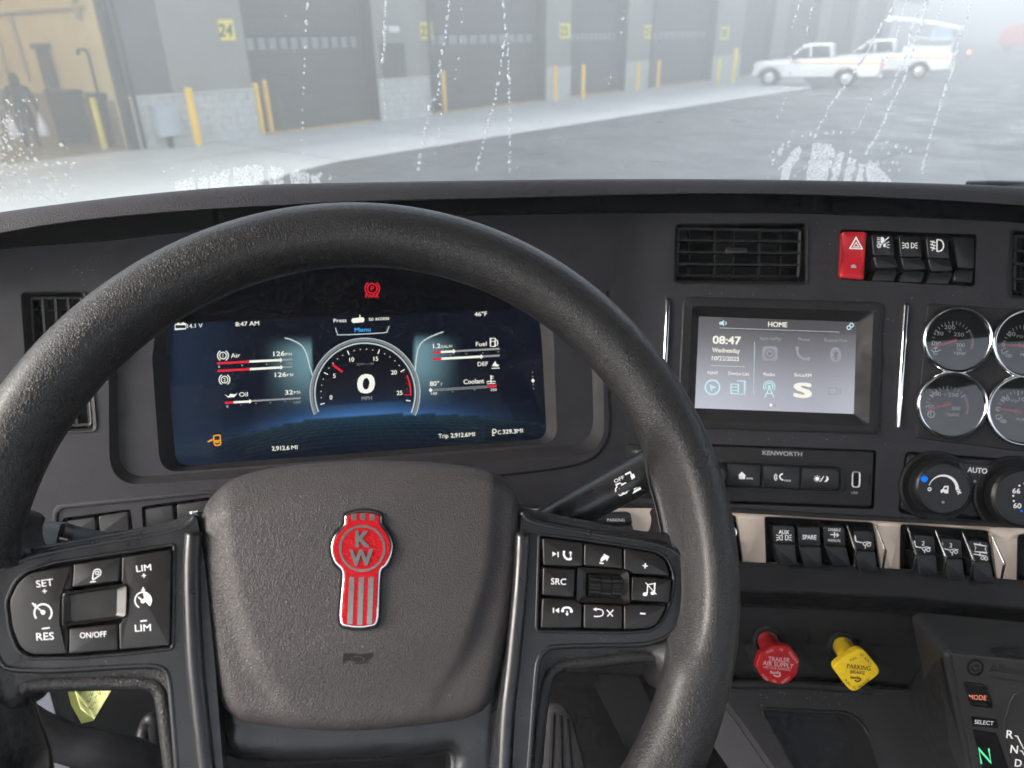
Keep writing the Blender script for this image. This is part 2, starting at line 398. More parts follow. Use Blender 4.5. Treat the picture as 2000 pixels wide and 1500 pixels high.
mat('jacket', (.018, .020, .026), .8, var=.2, vscale=12); mat('jeans', (.028, .036, .055), .85, var=.2, vscale=12); mat('skin', (.40, .25, .18), .55); mat('bag_white', (.78, .80, .84), .55, var=.06, vscale=10)
mat('boot', (.02, .018, .016), .6)
Zv = np.array([0, 0, 1.0])
def zrow(B, py):
    a = (750 - py) / FPX; q = np.asarray(B, float) - CAM; return (a * (q @ FW) - (q @ UP)) / (UP[2] - a * FW[2])
_k = (2300 - 1000.0) / FPX; _r2 = FW + RT * _k; _ky = -_r2[2] / UP[2]; WD = nrm((_r2 + UP * _ky) * np.array([1, 1, 0]))
WO = ground(400, 278.5); WALL = Plane(WO, WD, Zv); IN = -WALL.n
def wp(s, z, d=0.0): return WO * np.array([1, 1, 0]) + WD * s + Zv * z + IN * d       # along the wall, up, into the building
def ws(px, py): return WALL.uv(px, py)[0]

# ground sheets
mb = MB(); n = 24
xs = np.concatenate([[-600, -200, -80], np.linspace(-40, 90, n), [160, 300, 600]]); ys = np.concatenate([[-200, -60], np.linspace(-15, 110, n), [200, 400, 900]])
mb.ringfaces([[(x, y, 0) for x in xs] for y in ys], closed=False, cap1=False)
mk('ground_asphalt', mb, 'asphalt', loc=(0, 0, 0), kind='structure', label='dark damp asphalt of the truck yard', cat='ground')
ap = [ground(1585, 172), ground(1450, 192), ground(1300, 215.5), ground(1000, 262), ground(650, 318), ground(520, 352), ground(380, 420), ground(250, 520), ground(-100, 640), ground(-700, 560)]
ap = [p + Zv * .006 for p in ap] + [wp(-40, .006, .3), wp(ws(1560, 158), .006, .3)]
mb = MB(); mb.add(ap, [tuple(range(len(ap)))[::-1] if area2([(p[0], p[1]) for p in ap]) < 0 else tuple(range(len(ap)))])
mk('apron_pavement', mb, 'concrete', loc=ap[0], kind='structure', label='pale damp concrete apron along the row of bay doors', cat='pavement')
for a, b, wd in (((-60, 347), (230, 303), .16), ((-60, 371), (225, 325), .12), ((300, 318), (640, 262), .10)):
    A, B = ground(*a, .011), ground(*b, .011); t = nrm(B - A); q = np.cross(Zv, t) * wd / 2
    mb = MB(); mb.add([A - q, B - q, B + q, A + q], [(0, 1, 2, 3)])
    mk('pavement_marking', mb, 'paint_pale', kind='structure', label='pale worn line across the concrete apron', cat='marking', group='pale lines on the apron')

mat('joint', (.12, .12, .12), .8)
for k in range(7):
    A = wp(ws(272, 276) + 2.0 + 4.2 * k, .0105, -.3); B = A + WALL.n * (5.6 - .35 * k); q = WD * .018
    mb = MB(); mb.add([A - q, B - q, B + q, A + q], [(0, 1, 2, 3)]); mk('pavement_joint', mb, 'joint', kind='structure', label='dark joint across the concrete apron', cat='joint', group='joints of the apron')
A, B = wp(-2, .0105, -2.6), wp(30, .0105, -2.6); q = WALL.n * .015
mb = MB(); mb.add([A - q, B - q, B + q, A + q], [(3, 2, 1, 0)]); mk('pavement_joint', mb, 'joint', kind='structure', label='long dark joint running along the concrete apron', cat='joint', group='joints of the apron')
# building with bays
S = dict(p1a=ws(272, 276), p1b=ws(508, 264), p2a=ws(744, 233), p2b=ws(848, 221), p3a=ws(1066, 201), p3b=ws(1112, 197), p4a=ws(1220, 181), p4b=ws(1266, 177), p5a=ws(1388, 166), p5b=ws(1440, 163))
per = (S['p5a'] - S['p2a']) / 3
piers = [(S['p1a'], S['p1b']), (S['p2a'], S['p2b']), (S['p3a'], S['p3b']), (S['p4a'], S['p4b']), (S['p5a'], S['p5b'])]
while len(piers) < 9: a, b = piers[-1]; piers.append((a + per, a + per + 2.2))
HB, REC, ZD, ZC = 7.2, .5, 4.6, 1.22
BL = thing('depot_building', wp(0, 0, 6), 'long grey depot building with a row of brown roll-up bay doors', 'building')
bx = [WD, IN, Zv]
def wbox(mb, s0, s1, d0, d1, z0, z1): mb.box(wp((s0 + s1) / 2, (z0 + z1) / 2, (d0 + d1) / 2), bx, ((s1 - s0) / 2, (d1 - d0) / 2, (z1 - z0) / 2))
SL = piers[0][0] - 9.0; SR = piers[-1][1] + 12
part('upper_wall', BL, 'cladding', lambda m: wbox(m, SL - 6, SR, 0, .6, ZD, HB))
part('roof', BL, 'cladding_dark', lambda m: wbox(m, SL - 6.2, SR + .2, -.15, 14.2, HB + .003, HB + .35))
part('rear_wall', BL, 'cladding', lambda m: wbox(m, SL - 6, SR, 13.6, 14, 0, HB))
mat('reveal_shade', (.045, .045, .05), .6, var=.15, vscale=3)
for i, (a, b) in enumerate(piers):
    if i == 0:
        c = a + (b - a) * .33
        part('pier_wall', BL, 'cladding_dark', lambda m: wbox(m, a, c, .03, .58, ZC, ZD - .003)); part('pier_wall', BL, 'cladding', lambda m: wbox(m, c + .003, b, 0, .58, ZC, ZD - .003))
    else: part('pier_wall', BL, 'cladding', lambda m: wbox(m, a, b, 0, .58, ZC, ZD - .003))
    part('block_core', BL, 'mortar', lambda m: wbox(m, a + .02, b - .02, -.03, .57, 0, ZC - .01))
    part('block_cap', BL, 'block', lambda m: wbox(m, a - .02, b + .02, -.09, .5, ZC - .008, ZC + .05))
    if i: part('added_jamb_sheet', BL, 'reveal_shade', lambda m: wbox(m, a - .03, a - .004, .015, REC - .01, .02, ZD - .01))  # added dark sheet over each left reveal, recess shade put into its colour
    if i < 5:                      # concrete blocks of the wainscot
        nb = max(1, round((b - a) / .41)); L = (b - a) / nb
        for r in range(6):
            off = 0 if r % 2 == 0 else .5
            for k in range(nb + (1 if off else 0)):
                s0, s1 = a + max(0, k - off) * L, a + min(nb, k + 1 - off) * L
                if s1 - s0 < .05: continue
                part('block', BL, 'block', lambda m: wbox(m, s0 + .006, s1 - .006, -.05 - .012 * rnd_.random(), .02, r * .2 + .006, r * .2 + .194))
    if i in (0, 1, 3):
        part('downpipe', BL, 'steel_dark', lambda m: m.tube([wp(b - .12 if i else a + .06, 0.05, -.12), wp(b - .12 if i else a + .06, HB, -.12)], .055, 8))
zwa = WALL.uv(590, 97)[1]; zwb = WALL.uv(590, 70)[1]
DOORS = [(piers[i][1], piers[i + 1][0]) for i in range(len(piers) - 1)]
for i, (a, b) in enumerate(DOORS):
    G_ = BL
    np_ = 9; hh = ZD / np_
    for r in range(np_):
        if i < 4: part('door_section', BL, 'door_brown', lambda m: wbox(m, a - .1, b + .1, REC, REC + .05 + .001 * (r % 2), r * hh + .012, (r + 1) * hh - .006))
    if i >= 4: part('door_section', BL, 'door_brown', lambda m: wbox(m, a - .1, b + .1, REC, REC + .05, .01, ZD))
    part('door_seal', BL, 'black', lambda m: wbox(m, a - .1, b + .1, REC + .055, REC + .08, 0, ZD))
    part('threshold', BL, 'kerb_yellow', lambda m: wbox(m, a + .05, b - .05, .02, REC - .02, .004, .02))
    if i < 4:
        nw = 11; Lw = (b - a - .5) / nw
        for k in range(nw):
            s0 = a + .25 + k * Lw
            fr = part('window', BL, 'black', lambda m: wbox(m, s0 + .04, s0 + Lw - .04, REC - .012, REC + .01, zwa, zwb))
            def pn(m):
                for q in range(4):
                    z0 = zwa + .025 + (zwb - zwa - .05) * q / 4; wbox(m, s0 + .07, s0 + Lw - .07, REC - .022, REC + .005, z0, z0 + (zwb - zwa - .05) / 4 - .02)
            part('pane', fr, 'door_pane', pn)
# personnel door + lamp on second pier
a, b = piers[1]
pdr = part('side_door', BL, 'door_brown', lambda m: wbox(m, a + .25, a + 1.15, -.02, .01, .05, 2.2)); part('door_frame', BL, 'steel_dark', lambda m: (wbox(m, a + .17, a + .247, -.035, .012, .05, 2.3), wbox(m, a + 1.153, a + 1.23, -.035, .012, .05, 2.3), wbox(m, a + .25, a + 1.15, -.035, .012, 2.205, 2.3)))
lz = WALL.uv(766, 57); mb = MB(); wbox(mb, lz[0] - .16, lz[0] + .16, -.16, 0, lz[1] - .09, lz[1] + .09)
mk('wall_lamp', mb, 'lamp_clear', label='small white wall lamp above the side door by the second bay', cat='lamp')
# bay number signs
for txt, x0, y0, x1, y1, where in (('24', 423, 38, 459, 79, 'large bay number sign reading 24 on the nearest pier'), ('23', 819, 43, 843, 77, 'yellow sign left of the second bay door from the near corner'), ('22', 1092, 45, 1112, 75, 'small yellow sign on the narrow third pier'),
                                   ('21', 1258, 49, 1274, 75, 'small hazy yellow sign on the fourth pier'), ('20', 1408, 52, 1421, 77, 'faint yellow sign above the tall yellow posts in the fog')):
    (s0, z1), (s1, z0) = WALL.uv(x0, y0), WALL.uv(x1, y1)
    T = thing('bay_sign', wp((s0 + s1) / 2, z0, -.03), 'yellow ' + where if not where.startswith('yellow') and 'yellow' not in where else where, 'sign', 'bay number signs')
    part('panel', T, 'sign_yellow', lambda m: wbox(m, s0, s1, -.05, -.01, z0, z1))
    ink = Ink(Plane(wp(0, 0, -.052), WD, Zv), .001); ink.text(txt, (x0 + x1) / 2, (y0 + y1) / 2, (y1 - y0) * .62, bold=.03, width=(x1 - x0) * .72); ink.done('lettering', 'sign_black', T)
# open wash bay at the near end
RB = thing('wash_bay', wp((SL + piers[0][0]) / 2, 0, 4), 'open bay at the near end with warm yellow lit walls', 'room')
s1_, s0_ = piers[0][0], SL - 5.5
part('floor', RB, 'bay_floor', lambda m: wbox(m, s0_, s1_ - .02, .3, 11, -.2, .012))
part('rear_wall', RB, 'bay_wall', lambda m: wbox(m, s0_, s1_, 10.6, 11, .0, ZD + 1.5)); part('side_wall', RB, 'bay_wall', lambda m: wbox(m, s1_ - .06, s1_ + .16, .62, 10.6, 0, ZD + 1.5)); part('side_wall', RB, 'bay_wall', lambda m: wbox(m, s0_ - .2, s0_, .6, 10.6, 0, ZD + 1.5))
part('ceiling', RB, 'bay_wall', lambda m: wbox(m, s0_, s1_, .6, 11, ZD + 1.5, ZD + 1.7))
part('dado', RB, 'bay_dark', lambda m: wbox(m, s0_, s1_ - .2, 10.5, 10.6, .02, 1.3))
for k in range(3): part('beam', RB, 'bay_dark', lambda m: wbox(m, s0_, s1_ - .2, 3 + 2.6 * k, 3.15 + 2.6 * k, ZD + 1.05, ZD + 1.25))
part('door_track', RB, 'steel_dark', lambda m: (wbox(m, s1_ - .20, s1_ - .09, .1, .25, .02, ZD), wbox(m, s1_ - .075, s1_ - .01, .02, .12, .02, ZD)))
for k in range(3):
    for j in range(2):
        T = thing('bay_lamp', wp(s1_ - 3 - 4 * j, ZD + 1.0, 2.2 + 3 * k), 'warm strip lamp, %s of the %s row under the ceiling of the open bay' % (('first', 'second', 'third')[k], ('inner', 'outer')[j]), 'lamp', 'strip lamps in the open bay')
        part('housing', T, 'box_grey', lambda m: wbox(m, s1_ - 4.3 - 4 * j, s1_ - 2.1 - 4 * j, 2.05 + 3 * k, 2.35 + 3 * k, ZD + .93, ZD + 1.04)); part('tube', T, 'bay_lamp', lambda m: wbox(m, s1_ - 4.2 - 4 * j, s1_ - 2.2 - 4 * j, 2.1 + 3 * k, 2.3 + 3 * k, ZD + .88, ZD + .925))
# bollards
BOL = [((206, 292), 190, 'bollard_yellow', .15, 'pale yellow bollard in the open bay, left of the dark bin'), ((268, 287), 186, 'bollard_yellow', .15, 'pale yellow bollard standing against the open bay edge'),
       ((389, 286), 170, 'bollard_orange', .19, 'orange bollard in front of the block wainscot of the nearest pier'), ((513, 264), 161, 'bollard_orange', .17, 'front orange bollard of the close pair beside bay door 24'), ((530, 258), 155, 'bollard_orange', .17, 'rear orange bollard of the close pair beside bay door 24'),
       ((758, 234), 145, 'bollard_orange', .17, 'orange bollard by the side door at the second pier'), ((869, 219), 137, 'bollard_orange', .17, 'orange bollard between the second pier and its bay door'), ((1084, 200), 128, 'bollard_orange', .17, 'orange bollard in front of the third pier'),
       ((1138, 195), 126, 'bollard_orange', .17, 'orange bollard just right of the third pier'), ((1244, 178), 120, 'bollard_orange', .17, 'hazy orange bollard in front of the fourth pier'), ((1284, 173), 117, 'bollard_orange', .17, 'hazy orange bollard just right of the fourth pier'),
       ((1401, 166), 113, 'bollard_yellow', .2, 'short foggy yellow post left of the taller one'), ((1431, 164), 93, 'bollard_yellow', .24, 'tall foggy yellow post left of the white pickups')]
for (px, py), top, mt, dia, lab in BOL:
    B = ground(px, py); h = zrow(B, top); r = dia / 2
    T = thing('bollard', B, lab, 'bollard', 'bollards along the building')
    part('post', T, mt, lambda m: m.lathe(B, Zv, [(r, 0), (r, h - r * .5), (r * .85, h - r * .2), (r * .5, h - .02), (.001, h)], 16)); part('base_collar', T, 'concrete', lambda m: m.lathe(B, Zv, [(r * 1.25, .007), (r * 1.25, .03), (r, .05)], 16))
# meter cabinet on the pier
(s0, z1), (s1, z0) = WALL.uv(286, 205), WALL.uv(346, 262)
T = thing('meter_cabinet', wp((s0 + s1) / 2, 0, -.3), 'grey metal meter cabinet on a post before the nearest pier', 'cabinet')
part('body', T, 'box_grey', lambda m: wbox(m, s0, s1, -.34, -.06, z0, z1)); part('door', T, 'box_grey', lambda m: wbox(m, s0 + .03, s1 - .03, -.365, -.342, z0 + .03, z1 - .03)); part('post', T, 'steel_dark', lambda m: wbox(m, (s0 + s1) / 2 - .05, (s0 + s1) / 2 + .05, -.25, -.15, .007, z0))
# things in the wash bay
def binbox(px0, px1, pyb, pyt, lab, dep):
    A, B = ground(px0, pyb), ground(px1, pyb - (px1 - px0) * .085); t = nrm(B - A); q = np.cross(t, Zv) * -1; h = zrow(A, pyt); L = np.linalg.norm(B - A); c = (A + B) / 2 + q * dep / 2
    T = thing('waste_bin', c, lab, 'bin', 'dark bins in the open bay')
    part('body', T, 'bay_dark', lambda m: m.ringfaces([[c + t * sx * L * k / 2 + q * sy * dep * k / 2 + Zv * z for sx, sy in ((-1, -1), (1, -1), (1, 1), (-1, 1))] for k, z in ((.86, .1), (.97, h * .9), (1.0, h * .92))], cap0=True))
    part('lid', T, 'steel_dark', lambda m: m.box(c + Zv * (h * .96), [t, q, Zv], (L * .51, dep * .51, h * .035)))
    for sx in (-1, 1):
        w0 = c + t * sx * L * .36 - q * dep * .30 + Zv * .09; part('wheel', T, 'tyre', lambda m: m.lathe(w0 - t * .03, t, [(.001, 0), (.085, 0), (.09, .03), (.085, .06), (.001, .06)], 14))
binbox(200, 258, 290, 183, 'tall dark bin between the two pale yellow bollards', .8); binbox(122, 186, 285, 178, 'dark bin in the open bay, behind the person', .9)
SW = Plane(wp(s1_ - .06, 0, .62), IN, Zv)
def swp(d, z, o=0.0): return SW.pt(d, z, 0) - WD * o
zd = SW.uv(120, 186)[1]
part('dado', RB, 'bay_dado', lambda m: m.box(swp(4.6, zd / 2, .02), [IN, WD, Zv], (4.5, .02, zd / 2)))
for px, y0, y1, wd in ((30, 0, 175, .07), (62, 20, 160, .05), (160, 0, 40, .08)):
    (d0, z0), (d1, z1) = SW.uv(px, y1), SW.uv(px - 20, y0); part('conduit', RB, 'bay_conduit', lambda m: m.tube([swp(d0, z0, .07), swp(d0, max(z1, z0 + 1.2), .07)], wd, 8))
part('conduit', RB, 'bay_conduit', lambda m: m.tube([swp(.4, SW.uv(200, 10)[1], .08), swp(8.0, SW.uv(200, 10)[1], .08)], .05, 8))
(d0, z0), (d1, z1) = SW.uv(206, 182), SW.uv(188, 97); mb = MB(); mb.tube([swp(d0, .02, .18), swp(d0, z1 - .12, .18), swp(d0 + .08, z1, .18), swp(d0 + .55, z1, .18), swp(d0 + .62, z1 - .1, .18)], .04, 8)
mk('standpipe', mb, 'steel_dark', loc=swp(d0, 0, .18), label='dark bent standpipe rising behind the bins in the bay', cat='pipe')
(d0, z0), (d1, z1) = SW.uv(118, 185), SW.uv(98, 95)
T = thing('hose_column', swp(d0, 0, .2), 'broad dark hose column on the wall of the open bay', 'column'); part('post', T, 'bay_dark', lambda m: m.box(swp(d0, z1 / 2, .16), [IN, WD, Zv], (.16, .12, z1 / 2))); part('head', T, 'steel_dark', lambda m: m.box(swp(d0, z1 + .06, .18), [IN, WD, Zv], (.26, .16, .07)))
# person carrying two white bags
PB = ground(66, 288); ph = 1.78; fd = nrm((CAM - PB) * np.array([1, 1, 0])); sd = np.cross(fd, Zv)   # faces the yard
def person():
    J = {}; V = []; R_ = []; E_ = []
    def j(n, s, f, z, r, par=None):
        J[n] = len(V); V.append(PB + sd * s + fd * f + Zv * z); R_.append(r)
        if par: E_.append((J[par], J[n]))
    j('pelvis', 0, 0, .96, .135); j('waist', 0, .01, 1.10, .14, 'pelvis'); j('chest', 0, .02, 1.33, .165, 'waist'); j('neck', 0, .02, 1.52, .065, 'chest'); j('jaw', 0, .04, 1.60, .075, 'neck'); j('head', 0, .03, 1.70, .092, 'jaw')
    for g, k in (('l', -1), ('r', 1)):
        j('sh' + g, k * .20, .01, 1.44, .085, 'chest'); j('el' + g, k * .30, .0, 1.16, .062, 'sh' + g); j('wr' + g, k * .31, .06, .92, .042, 'el' + g); j('ha' + g, k * .31, .07, .84, .04, 'wr' + g)
        j('hip' + g, k * .10, 0, .90, .11, 'pelvis'); j('kn' + g, k * .12, .06 * k, .50, .075, 'hip' + g); j('an' + g, k * .13, -.04 + .1 * k, .10, .055, 'kn' + g); j('to' + g, k * .15, .16 + .1 * k, .055, .045, 'an' + g)
    me = bpy.data.meshes.new('person'); me.from_pydata([tuple(v - PB) for v in V], E_, []); o = bpy.data.objects.new('person_source', me); COL.objects.link(o)
    m = o.modifiers.new('skin', 'SKIN'); me.skin_vertices[0].data[0].use_root = True
    for i, r in enumerate(R_): me.skin_vertices[0].data[i].radius = (r, r)
    s = o.modifiers.new('sub', 'SUBSURF'); s.levels = 2; s.render_levels = 2
    dg = bpy.context.evaluated_depsgraph_get(); e = o.evaluated_get(dg).to_mesh(); mb = MB(); mb.add([np.array(v.co) + PB for v in e.vertices], [tuple(p.vertices) for p in e.polygons])
    bpy.data.objects.remove(o); return mb
pe = mk('person', person(), 'jacket', loc=PB, sharp=180, label='person in dark clothes walking out of the bay with two white bags', cat='person')
for nm in ('jeans', 'skin', 'boot'): pe.data.materials.append(M[nm])
for p in pe.data.polygons:
    z = p.center.z; lat = abs(np.array(p.center) @ sd)
    p.material_index = 3 if z < .11 else 2 if (z > 1.54 and z < 1.72) or (.70 < z < .90 and lat > .24) else 1 if z < .95 and lat < .25 else 0
part('hood', pe, 'jacket', lambda m: m.lathe(PB + fd * .015 + Zv * 1.60, Zv, [(.10, -.06), (.112, .03), (.112, .10), (.09, .17), (.05, .205), (.001, .215)], 16))
for k, nm in ((-1, 'left'), (1, 'right')):
    c = PB + sd * k * .33 + fd * .09
    mb = MB(); rr = []
    for z, a, b in ((.84, .015, .02), (.78, .03, .045), (.66, .07, .08), (.48, .11, .11), (.34, .13, .12), (.28, .10, .09)):
        rr.append([c + sd * a * math.cos(t) * (1 + .1 * math.sin(3 * t)) + fd * b * math.sin(t) + Zv * z for t in np.linspace(0, 2 * math.pi, 15)[:-1]])
    mb.ringfaces(rr[::-1], cap0=True); mk('carrier_bag', mb, 'bag_white', loc=c + Zv * .28, label='white carrier bag in the hand of the person on the %s side of the picture' % ('left' if k * (sd @ RT) < 0 else 'right'), cat='bag', group='white carrier bags')
# pickups
def prism2(mb, O, ex, ey, ez, poly, y0, y1, b):
    p = ccw(poly); rings = []
    for yy, k in ((y0, b), (y0 + b * .3, b * .3), (y0 + b, 0), (y1 - b, 0), (y1 - b * .3, b * .3), (y1, b)):
        q = inset(p, k) if k else p; rings.append([O + ex * x + ez * z + ey * yy for x, z in q])
    mb.ringfaces(rings[::-1] if np.dot(np.cross(ex, ez), ey) < 0 else rings, cap0=True)
def pickup(front, rear, lab, cx=0.0):
    A, B = ground(*front), ground(*rear); ex = nrm(A - B); sc = np.linalg.norm(A - B) / 3.65; O = (A + B) / 2; ey = np.cross(Zv, ex)
    X, Y, Z = ex * sc, ey * sc, Zv * sc; side = 1 if (CAM - O) @ ey > 0 else -1
    T = thing('pickup_truck', O, lab, 'pickup truck', 'white pickup trucks in the fog')
    body = [(2.58, .45), (2.64, .62), (2.63, .95), (2.52, 1.10), (2.2, 1.17), (1.1, 1.24), (-1.08, 1.27), (-1.1, 1.30), (-3.25, 1.30), (-3.28, 1.2), (-3.28, .62), (-3.15, .48), (-2.35, .46), (-2.28, .62), (-2.1, .80), (-1.8, .87), (-1.5, .80), (-1.3, .62), (-1.24, .44), (1.24, .42), (1.32, .62), (1.52, .80), (1.82, .87), (2.12, .80), (2.34, .62), (2.38, .44)]
    part('body', T, 'truck_white', lambda m: prism2(m, O, X, Y, Z, body, -.98, .98, .07))
    cab = rnd([(x_ + cx, z_) for x_, z_ in [(1.22, 1.20), (.90, 1.44), (.34, 1.90), (.1, 1.97), (-.85, 1.98), (-1.0, 1.92), (-1.07, 1.24)]], .12, 4)
    part('cabin', T, 'truck_white', lambda m: prism2(m, O, X, Y, Z, cab, -.86, .86, .12))
    for sy in (-1, 1):
        for win in ([(.86, 1.30), (.42, 1.78), (.06, 1.87), (.0, 1.32)], [(-.07, 1.32), (-.02, 1.87), (-.82, 1.87), (-.94, 1.34)]):
            part('window', T, 'truck_glass', lambda m: prism2(m, O, X, Y, Z, rnd([(x_ + cx, z_) for x_, z_ in win], .06, 3), sy * .86 - .012, sy * .86 + .012, .004))
        st = part('stripe', T, 'stripe_orange', lambda m: prism2(m, O, X, Y, Z, [(.95, 1.13), (.75, 1.07), (-3.2, 1.04), (-3.2, 1.12)], sy * .985 - .006, sy * .985 + .006, .001))
        part('mirror', T, 'black', lambda m: m.box(O + X * (.78 + cx) + Y * sy * 1.1 + Z * 1.38, [ex, ey, Zv], (.06 * sc, .12 * sc, .1 * sc)))
        part('headlamp', T, 'lamp_clear', lambda m: m.box(O + X * 2.58 + Y * sy * .72 + Z * .98, [ex, ey, Zv], (.06 * sc, .17 * sc, .09 * sc)))
        part('tail_lamp', T, 'lamp_red', lambda m: m.box(O + X * -3.27 + Y * sy * .86 + Z * 1.02, [ex, ey, Zv], (.03 * sc, .08 * sc, .17 * sc)))
        for wx in (1.825, -1.825):
            c = O + X * wx + Y * sy * .80 + Z * .40
            t_ = part('wheel', T, 'tyre', lambda m: m.lathe(c - Y * sy * .13, ey * sy, [(.15 * sc, 0), (.36 * sc, 0), (.40 * sc, .05 * sc), (.40 * sc, .19 * sc), (.36 * sc, .25 * sc), (.25 * sc, .25 * sc)], 24, cap=False))
            part('rim', t_, 'rim_alloy', lambda m: (m.lathe(c + Y * sy * .06, ey * sy, [(.26 * sc, .05 * sc), (.24 * sc, .0), (.1 * sc, .02 * sc), (.07 * sc, .05 * sc), (.001, .05 * sc)], 18, cap=False), [m.box(c + Y * sy * .10 + (X * math.cos(a) + Z * math.sin(a)) * .15, [nrm(X * math.cos(a) + Z * math.sin(a)), ey, nrm(-X * math.sin(a) + Z * math.cos(a))], (.11 * sc, .015 * sc, .03 * sc)) for a in np.arange(5) * 2 * math.pi / 5]))
    part('windshield', T, 'truck_glass', lambda m: m.add([O + X * (1.10 + cx) + Y * .7 + Z * 1.31, O + X * (1.10 + cx) - Y * .7 + Z * 1.31, O + X * (.44 + cx) - Y * .62 + Z * 1.86, O + X * (.44 + cx) + Y * .62 + Z * 1.86], [(0, 1, 2, 3)]))
    part('grille', T, 'black', lambda m: m.box(O + X * 2.64 + Z * .86, [ex, ey, Zv], (.03 * sc, .5 * sc, .14 * sc))); part('bumper', T, 'rim_alloy', lambda m: (m.box(O + X * 2.65 + Z * .55, [ex, ey, Zv], (.08 * sc, .93 * sc, .1 * sc)), m.box(O - X * 3.32 + Z * .55, [ex, ey, Zv], (.08 * sc, .9 * sc, .09 * sc))))
    part('underbody', T, 'black', lambda m: m.box(O + Z * .50, [ex, ey, Zv], (2.5 * sc, .7 * sc, .12 * sc)))
    return T, O, X, Y, Z
pickup((1505, 165.5), (1652, 168), 'white pickup with orange side stripe, front one of the two in the fog')
T, O, X, Y, Z = pickup((1652, 151), (1792, 153), 'white utility pickup with raised white boom and blue box on its bed', .55)
part('utility_box', T, 'truck_white', lambda m: m.box(O - X * 1.95 + Z * 1.44, [nrm(X), nrm(Y), Zv], (1.1, .9, .16)))
part('boom', T, 'truck_white', lambda m: (m.tube([O - X * 3.3 + Z * 2.45, O - X * 1.6 + Z * 2.78, O + X * .1 + Z * 3.0], .10, 8), m.tube([O - X * 3.0 + Z * 1.6, O - X * 3.2 + Z * 2.45], .10, 8), m.box(O + X * .15 + Z * 2.95, [nrm(X), nrm(Y), Zv], (.12, .15, .15))))
part('lift_bucket', T, 'blue_grey', lambda m: m.box(O - X * 2.55 + Z * 2.15, [nrm(X), nrm(Y), Zv], (.5, .5, .34)))
part('rack', T, 'truck_white', lambda m: m.tube([O - X * 1.15 + Z * 1.3 + Y * .8, O - X * 1.15 + Z * 2.0 + Y * .8, O - X * 3.1 + Z * 2.0 + Y * .8, O - X * 3.1 + Z * 1.3 + Y * .8], .04, 6))
# red truck fading in the fog
B = ground(2010, 100); ex = nrm((ground(1900, 100) - B) * np.array([1, 1, 0])); ey = np.cross(Zv, ex); H = zrow(B, 42)
T = thing('red_truck', B, 'red truck almost lost in the fog at the edge of the yard', 'truck')
part('body', T, 'truck_red', lambda m: prism2(m, B, ex, ey, Zv, rnd([(3.2, .6), (3.2, H * .72), (2.6, H * .86), (0, H), (-6, H), (-6, .6)], .5, 4), -1.2, 1.2, .2)); part('skirt', T, 'steel_dark', lambda m: m.box(B - ex * 1.4 + Zv * .75, [ex, ey, Zv], (4.4, 1.1, .2)))
for wx in (2.2, -2.5, -3.8):
    for sy in (-1, 1): part('wheel', T, 'tyre', lambda m: m.lathe(B + ex * wx + ey * sy * .95 + Zv * .52 - ey * .15, ey, [(.001, 0), (.5, 0), (.52, .05), (.52, .25), (.5, .3), (.001, .3)], 20))
P = ground(1889, 118); hz = zrow(P, 102)
T = thing('marker_lamp', P, 'small glowing red lamp on a post in the fog', 'lamp'); part('post', T, 'steel_dark', lambda m: m.tube([P, P + Zv * hz], .04, 6)); part('lamp', T, 'tail_lit', lambda m: m.lathe(P + Zv * hz, Zv, [(.001, -.1), (.1, -.07), (.13, 0), (.1, .07), (.001, .1)], 12))
# fog: one closed box of even, pale air
mb = MB(); mb.bbox((-700, -300, -1.0), (700, 1000, 9.5))
hz_ = mk('haze', mb, 'void', loc=(0, 0, 0), kind='stuff', label='pale morning fog hanging over the yard', cat='fog')
hm = bpy.data.materials.new('fog_air'); hm.use_nodes = True; t = hm.node_tree; t.nodes.clear(); o_ = t.nodes.new('ShaderNodeOutputMaterial'); pv = t.nodes.new('ShaderNodeVolumePrincipled')
pv.inputs['Color'].default_value = (.90, .95, .98, 1); pv.inputs['Density'].default_value = .0185; pv.inputs['Anisotropy'].default_value = .2
t.links.new(pv.outputs[0], o_.inputs['Volume']); hz_.data.materials.clear(); hz_.data.materials.append(hm)
# ================================================================== the cab: shell, windshield, dashboard
PL = Plane(at(697, 750, .68), RT * math.cos(math.radians(9.3)) + FW * math.sin(math.radians(9.3)), UP)
PC = Plane(at(1515, 750, .715), RT * math.cos(math.radians(4.5)) - FW * math.sin(math.radians(4.5)), UP)
def Zs(px):
    def zz(pl): r = ray(px, 750); return ((pl.o - CAM) @ pl.n) / (r @ pl.n)
    k = float(sstep(1195, 1305, px)); return zz(PL) * (1 - k) + zz(PC) * k
def S_(px, py, h=0.0): return at(px, py, Zs(px) - h)
def curve(tab):
    X = [t[0] for t in tab]; Y = [t[1] for t in tab]; return lambda x: float(np.interp(x, X, Y))
def smooth(tab):
    q = spl(tab, 8, closed=False); return curve(q)
Y_TOP = smooth([(-600, 520), (-300, 462), (0, 415), (150, 395), (300, 378), (500, 362), (700, 357), (1000, 352), (1300, 350), (1600, 353), (1800, 358), (2000, 366), (2300, 388), (2700, 430)])
Y_LIP = smooth([(-600, 575), (-300, 508), (0, 456), (140, 433), (350, 413), (560, 401), (700, 394), (1000, 387), (1350, 379), (1650, 383), (2000, 402), (2300, 430), (2700, 480)])
Y_REC = smooth([(-600, 610), (-300, 540), (0, 488), (210, 471), (385, 451), (650, 432), (912, 422), (1350, 416), (1650, 420), (2000, 436), (2300, 465), (2700, 520)])
Y_STT = smooth([(900, 995), (1035, 993.5), (1235, 992.5), (1304, 994), (1442, 1001), (1720, 1017), (2000, 1031), (2300, 1048)])
Y_STB = smooth([(900, 1080), (1200, 1086), (1450, 1098), (1755, 1112), (1990, 1134), (2300, 1163)])
